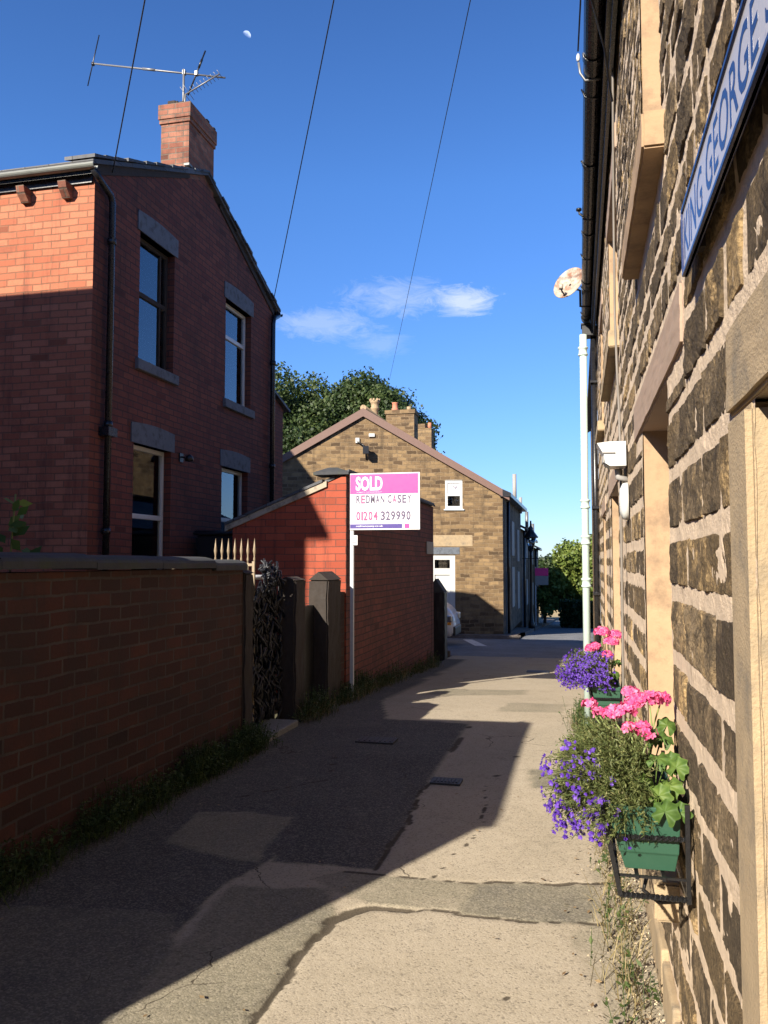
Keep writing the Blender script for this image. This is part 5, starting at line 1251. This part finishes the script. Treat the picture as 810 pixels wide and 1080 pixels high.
tree('broad_tree', 'lower green tree at the right of the group behind the chimneys', (-8.0, 45.5, gz(45)), 6, clumps_in((-8.7, 45.5, 7.2), 1.2, 1.3, 2.2, 12, .5, .8), 6500, .17, 'treeleaf', 'trees behind the gable house', .25)
tree('leafy_tree', 'bright leafy tree with a rounded cone shape at the end of the side street', (.3, 47, gz(47)), 2, clumps_in((.45, 47, .6), 2.5, 2.2, 3.3, 38, .45, .95), 36000, .13, 'treeleaf2', None, .2)
tree('leafy_bush', 'yellow green bush beside the last terrace house', (-1.9, 46, gz(46)), 1, clumps_in((-1.9, 46, -.4), .8, .8, 1.2, 12, .35, .6), 6000, .12, 'treeleaf2', None, .08)
tree('low_hedge_tree', 'small far tree showing between the lamp and the bright tree', (-3.0, 70, gz(70)), 2, clumps_in((-3.0, 70, .6), 1.2, 1.2, 1.7, 9, .5, .9), 3500, .2, 'treeleaf', None, .15)
hd = MB(); random.seed(5)
for k in range(22000):
    y = random.uniform(39.5, 42); x = random.uniform(-.95 + (y-39.5)*.05, 4); z = gz(y) + 1.25*(random.random()**.8)
    if 40.0 < y < 41.6 and z < gz(y)+1.0 and x > -.6 and random.random() < .9: y = 39.5 + .4*random.random()
    nr = rnd_dir(); hd.leaf((x, y, z + .18*noise.noise(Vector((x*2, y*2, 0)))), nr.cross(rnd_dir()), nr, .13, .10, random.gauss(.3, .15))
hedge = thing('garden_hedge', 'dark trimmed hedge in front of the bright tree at the end of the side street', 'hedge', (1.5, 40.7, gz(40.7)))
hd.link('foliage', 'treeleaf', hedge, recalc=False)
t = MB(); 
for x in frange(-.6, 3.8, .5): t.tube([(x, 40.8, gz(40.8)), (x + .1, 40.8, gz(40.8)+1.0)], .03, 6)
t.link('stems', 'bark', hedge)

# ------------------------------------------------------------------ weeds, leaves, small plants
def weeds(name, label, pts, n, hmin, hmax, spread, mats, seed, broad=.4, kind='stuff'):
    random.seed(seed); t = MB(); t2 = MB()
    for i in range(n):
        a = random.random()*(len(pts)-1); k = int(a); f = a-k; p = Vector(pts[k]).lerp(Vector(pts[k+1]), f)
        clump = max(0, noise.noise(Vector((p.x*1.5, p.y*1.5, seed))) + .35)
        if random.random() > clump*1.6: continue
        base = Vector((p.x + random.gauss(0, spread[0]), p.y + random.gauss(0, spread[1]), 0)); base.z = gz(base.y)
        h = random.uniform(hmin, hmax)*(.5 + clump)
        if random.random() < broad:
            st_ = base + Vector((random.gauss(0, .03), random.gauss(0, .03), h))
            t.ct = (.3, .5); sdv = Vector((.0012, 0, 0)); t.poly((base-sdv, base+sdv, st_+sdv, st_-sdv))
            for q in range(random.randint(4, 8)):
                c = base.lerp(st_, random.uniform(.25, 1)); d = rnd_dir(); d.z = abs(d.z)*.5; t.leaf(c, d, (Vector((0, 0, 1)) + rnd_dir()*.6).normalized(), random.uniform(.015, .04), random.uniform(.008, .02), random.gauss(.5, .2))
        else:
            d = (Vector((random.gauss(0, .35), random.gauss(0, .35), 1))).normalized(); m_ = t2; m_.ct = (random.random(), .5); sdv = d.cross(rnd_dir()).normalized()*random.uniform(.0012, .0025)
            a1 = base + d*h*.6; a2 = base + d*h + Vector((d.x, d.y, -.3))*h*.35; m_.poly((base-sdv, base+sdv, a1+sdv*.8, a1-sdv*.8)); m_.poly((a1-sdv*.8, a1+sdv*.8, a2))
    k0 = len(t.v); t.cm = 1
    for f_ in t2.f: t.face([k0 + q for q in f_])
    t.v += t2.v; t.tone += t2.tone
    return prop(t.link(name, list(mats), recalc=False), label, 'weeds', None, kind)
weeds('weeds', 'dark green weeds growing along the foot of the low yard wall', [(-2.76, 3.2, 0), (-2.74, 5.5, 0), (-2.72, 6.9, 0)], 4200, .05, .26, (.06, .05), ('weedleaf', 'weedleaf'), 3, .6)
weeds('weeds', 'weeds at the foot of the gateposts and outhouse under the sold board', [(-2.72, 7.9, 0), (-2.72, 9.8, 0), (-2.74, 12, 0), (-2.76, 16.3, 0)], 4200, .05, .26, (.07, .05), ('weedleaf', 'drygrass'), 13, .55)
weeds('weeds', 'dry weeds and grass along the foot of the stone cottage wall', [(.16, 2.6, 0), (.15, 4.2, 0), (.14, 6.0, 0), (.13, 8.5, 0), (.15, 12, 0)], 1500, .03, .16, (.045, .05), ('weedleaf', 'drygrass'), 23, .10)
weeds('weeds', 'tall pale weeds below the farther planter beside the pale pipe', [(.02, 6.6, 0), (.06, 7.9, 0), (.08, 8.6, 0)], 3200, .08, .30, (.07, .08), ('weedleaf', 'drygrass'), 41, .5)
db = MB(); random.seed(19)
for i in range(1500):
    y = random.uniform(2.2, 7.5); x = .27 - abs(random.gauss(0, .09)); s = random.uniform(.0015, .0055)*(1.6 if random.random() < .06 else 1); c = Vector((x, y, .012))
    db.poly([c + Vector((-s, -s, 0)), c + Vector((s, -s*.6, 0)), c + Vector((0, 0, s*1.3))]); db.poly([c + Vector((s, -s*.6, 0)), c + Vector((.2*s, s, 0)), c + Vector((0, 0, s*1.3))]); db.poly([c + Vector((.2*s, s, 0)), c + Vector((-s, -s, 0)), c + Vector((0, 0, s*1.3))])
prop(db.link('grit', 'debris', recalc=False), 'dry grit and soil crumbs gathered at the foot of the cottage wall', 'grit', None, 'stuff')
dl = MB(); random.seed(29)
for i in range(150):
    y = random.uniform(2.5, 5.2) if i < 90 else random.uniform(2.2, 9); x = (.2 - abs(random.gauss(0, .16))) if i < 90 else random.uniform(-2.6, .2); c = Vector((x, y, gz(y) + .012 + random.random()*.006)); nr = (Vector((0, 0, 1)) + rnd_dir()*.35).normalized(); d = nr.cross(rnd_dir())
    dl.leaf(c, d, nr, random.uniform(.012, .034), random.uniform(.008, .018), random.random())
prop(dl.link('fallen_leaves', 'deadleaf', recalc=False), 'small dry leaves scattered over the alley by the planters', 'leaves', None, 'stuff')
pp_ = thing('wall_top_plant', 'young plant with broad leaves rising behind the coping of the yard wall', 'plant', (-3.12, 4.05, 1.5))
t = MB(); t.tube([(-3.14, 4.06, 1.2), (-3.12, 4.05, 1.7), (-3.1, 4.05, 1.98)], .005, 6); t.link('stem', 'stem', pp_)
t = MB()
for (x, y, z, L, tn) in ((-3.10, 4.05, 1.93, .10, .8), (-3.10, 4.03, 1.88, .08, .5), (-3.11, 4.08, 1.86, .09, .4), (-3.12, 4.02, 1.80, .10, .2), (-3.11, 4.1, 1.79, .11, .3), (-3.12, 4.05, 1.74, .12, .15), (-3.12, 4.0, 1.70, .10, .2), (-3.11, 4.12, 1.66, .11, .25), (-3.1, 4.16, 1.60, .12, .2), (-3.1, 4.22, 1.585, .1, .2), (-3.1, 3.96, 1.63, .08, .2)):
    for k in range(2): d = Vector((random.uniform(-.3, .5), random.uniform(-1, 1), random.uniform(-.1, .6))); t.leaf((x, y, z), d, (Vector((.6, -.5, .4)) + rnd_dir()*.3).normalized(), L, L*.55, tn)
t.link('leaves', 'plantleaf', pp_, recalc=False)
def cover(loc, w, d, label):
    c = thing('drain_cover', label, 'drain cover', loc); x, y, z = loc
    t = MB(); t.box((x-w/2, y-d/2, z-.01), (x+w/2, y+d/2, z+.010)); t.link('frame', 'ironcover', c)
    t = MB()
    for k in range(7): xx = x - w/2 + .03 + (w-.06)*k/6; t.box((xx-.008, y-d/2+.03, z+.010), (xx+.008, y+d/2-.03, z+.015))
    t.link('ribs', 'ironcover', c)
cover((-.96, 6.03, .004), .22, .16, 'small iron drain cover in the middle of the alley within the shadow')
cover((-1.78, 7.25, .004), .34, .22, 'wider iron drain cover near the gateway in the shaded left of the alley')
cover((-.75, 15.2, gz(15.2)+.004), .4, .3, 'distant iron drain cover near the mouth of the alley')

# ------------------------------------------------------------------ overhead wires
def wire(a, b_, label, sag=.12):
    a, b_ = Vector(a), Vector(b_); P = []
    for k in range(25): s = k/24; P.append(a.lerp(b_, s) - Vector((0, 0, sag*4*s*(1-s))))
    t = MB(); t.tube(P, .0075, 5); prop(t.link('overhead_wire', 'cable', loc=tuple(a)), label, 'wire', 'overhead wires crossing the sky')
wire((.22, 2.77, 9.0), (HX+.02, 13.42, 6.12), 'overhead wire reaching the far eaves corner of the brick house, middle one of three', .08)
wire((.795, 2.9, 9.0), (-10.1, 44, 11.6), 'overhead wire crossing the open sky and ending at the trees behind the stone gable', .10)
wire((-.54, 2.6, 9.0), (HX+.02, 8.3, 6.08), 'overhead wire coming down to the near eaves corner of the brick house', .05)
t = MB(); t.box((1.0, 2.4, 5.2), (1.7, 3.2, 7.9)); cs = t.link('chimney', 'row_stone', cot)
t = MB(); t.box((-.6, 2.74, 8.96), (1.4, 2.84, 9.04)); t.box((1.3, 2.75, 7.8), (1.4, 2.83, 9.1)); t.link('wire_bracket', 'woodpost', cs)

# ------------------------------------------------------------------ moon
mm = bpy.data.materials.new('pale_moon'); mm.use_nodes = True; nt_ = NT(mm.node_tree); nt_.n.remove(nt_.n['Principled BSDF'])
o = nt_.node('ShaderNodeTexCoord').outputs['Object']
nz = nt_.node('ShaderNodeVectorMath', {0: nt_.node('ShaderNodeVectorMath', {0: o}, operation='NORMALIZE').outputs[0], 1: tuple(Vector((.75, -.45, .62)).normalized())}, operation='DOT_PRODUCT').outputs['Value']
lit = nt_.ramp(nz, [(.0, 0.0), (.45, 1.0)]); sp = nt_.ramp(nt_.noise(o, .12, 4), [(.35, .55), (.6, 1.0)])
em = nt_.node('ShaderNodeEmission', {'Color': (.85, .9, 1, 1), 'Strength': nt_.math('MULTIPLY', nt_.math('MULTIPLY', lit, sp), .22)})
ad = nt_.node('ShaderNodeAddShader', {0: em.outputs[0], 1: nt_.node('ShaderNodeBsdfTransparent').outputs[0]})
nt_.l.new(ad.outputs[0], nt_.n['Material Output'].inputs[0])
bm = bmesh.new(); bmesh.ops.create_uvsphere(bm, u_segments=24, v_segments=14, radius=12.5); t = MB(); t.sm = True; t.addbm(bm)
md = Vector((-.329, .771, .546)).normalized()*2800
t.v = [tuple(Vector(v) + md) for v in t.v]
mo = t.link('moon', mm, loc=tuple(md)); mo.visible_shadow = False
prop(mo, 'pale daytime moon high in the blue sky above the brick chimney', 'moon')

# ------------------------------------------------------------------ light, sky, camera
LD = Vector((.43, 1, -.58)).normalized()         # the way sunlight travels
elev = math.asin(-LD.z); az = math.atan2(-LD.x, -LD.y)
su = bpy.data.lights.new('sun', 'SUN'); su.energy = SUN_E = 5.0; su.angle = R(.53); su.color = (1, .91, .77)
so_ = bpy.data.objects.new('sun', su); COL.objects.link(so_); so_.rotation_euler = LD.to_track_quat('-Z', 'Y').to_euler(); so_.location = (-8, -20, 20)
W = bpy.data.worlds.new('World'); SC.world = W; W.use_nodes = True; nt_ = NT(W.node_tree)
bg = nt_.n['Background']
sky = nt_.node('ShaderNodeTexSky', sky_type='NISHITA', sun_disc=False, sun_elevation=elev, sun_rotation=az, altitude=200, air_density=1.0, dust_density=.1, ozone_density=2.6)
tc = nt_.node('ShaderNodeTexCoord').outputs['Generated']
zz = nt_.node('ShaderNodeSeparateXYZ', {0: tc}).outputs[2]
tint = nt_.ramp(nt_.math('MULTIPLY', zz, 1.0), [(0.0, (.35, .44, .66)), (.16, (.36, .525, .81)), (.42, (.36, .60, .93)), (.62, (.30, .50, .80)), (.80, (.19, .30, .46)), (1.0, (.11, .17, .26))])
col = nt_.node('ShaderNodeVectorMath', {0: nt_.mix(1.0, sky.outputs[0], tint, 'MULTIPLY'), 'Scale': 2.0}, operation='SCALE').outputs[0]
def cloud(col, c, wx, wz, seed, dens, nscale=9):
    rel = nt_.node('ShaderNodeVectorMath', {0: tc, 1: c}, operation='SUBTRACT').outputs[0]
    sc = nt_.node('ShaderNodeVectorMath', {0: rel, 1: (1/wx, .25/wx, 1/wz)}, operation='MULTIPLY').outputs[0]
    ln = nt_.node('ShaderNodeVectorMath', {0: sc}, operation='LENGTH').outputs['Value']
    mp = nt_.node('ShaderNodeMapping', {'Vector': tc, 'Location': (seed, seed*.3, 0), 'Scale': (1, 1, 2.4)}).outputs[0]
    ns = nt_.noise(mp, nscale*2.6, 9, .72, 1.2)
    m = nt_.math('SUBTRACT', nt_.math('ADD', nt_.math('MULTIPLY', ns, 1.9), .10), ln)
    m = nt_.ramp(m, [(.20, 0.0), (.85, 1.0)])
    return nt_.mix(nt_.math('MULTIPLY', m, dens), col, (7.4, 8.2, 9.4))
col = cloud(col, (-.126, .944, .303), .050, .021, 1.3, .75)
col = cloud(col, (-.205, .928, .309), .080, .026, 4.7, .36)
col = cloud(col, (-.290, .917, .278), .080, .022, 7.1, .34)
col = cloud(col, (-.225, .935, .258), .045, .020, 2.2, .20)
nt_.l.new(col, bg.inputs[0]); bg.inputs[1].default_value = .05
cam = bpy.data.cameras.new('camera'); co = bpy.data.objects.new('camera', cam); COL.objects.link(co); SC.camera = co
cam.sensor_fit = 'VERTICAL'; cam.sensor_height = 24; cam.lens = 24*870/1080; cam.clip_start = .02; cam.clip_end = 9000
co.location = (0, 0, 1.6); co.rotation_euler = (R(90 + 3.4205), 0, R(13.2984))
vs = SC.view_settings; vs.view_transform = 'Standard'; vs.look = 'None'; vs.exposure = 1.2; vs.gamma = 1
SC.cycles.max_bounces = 7; SC.cycles.transparent_max_bounces = 12
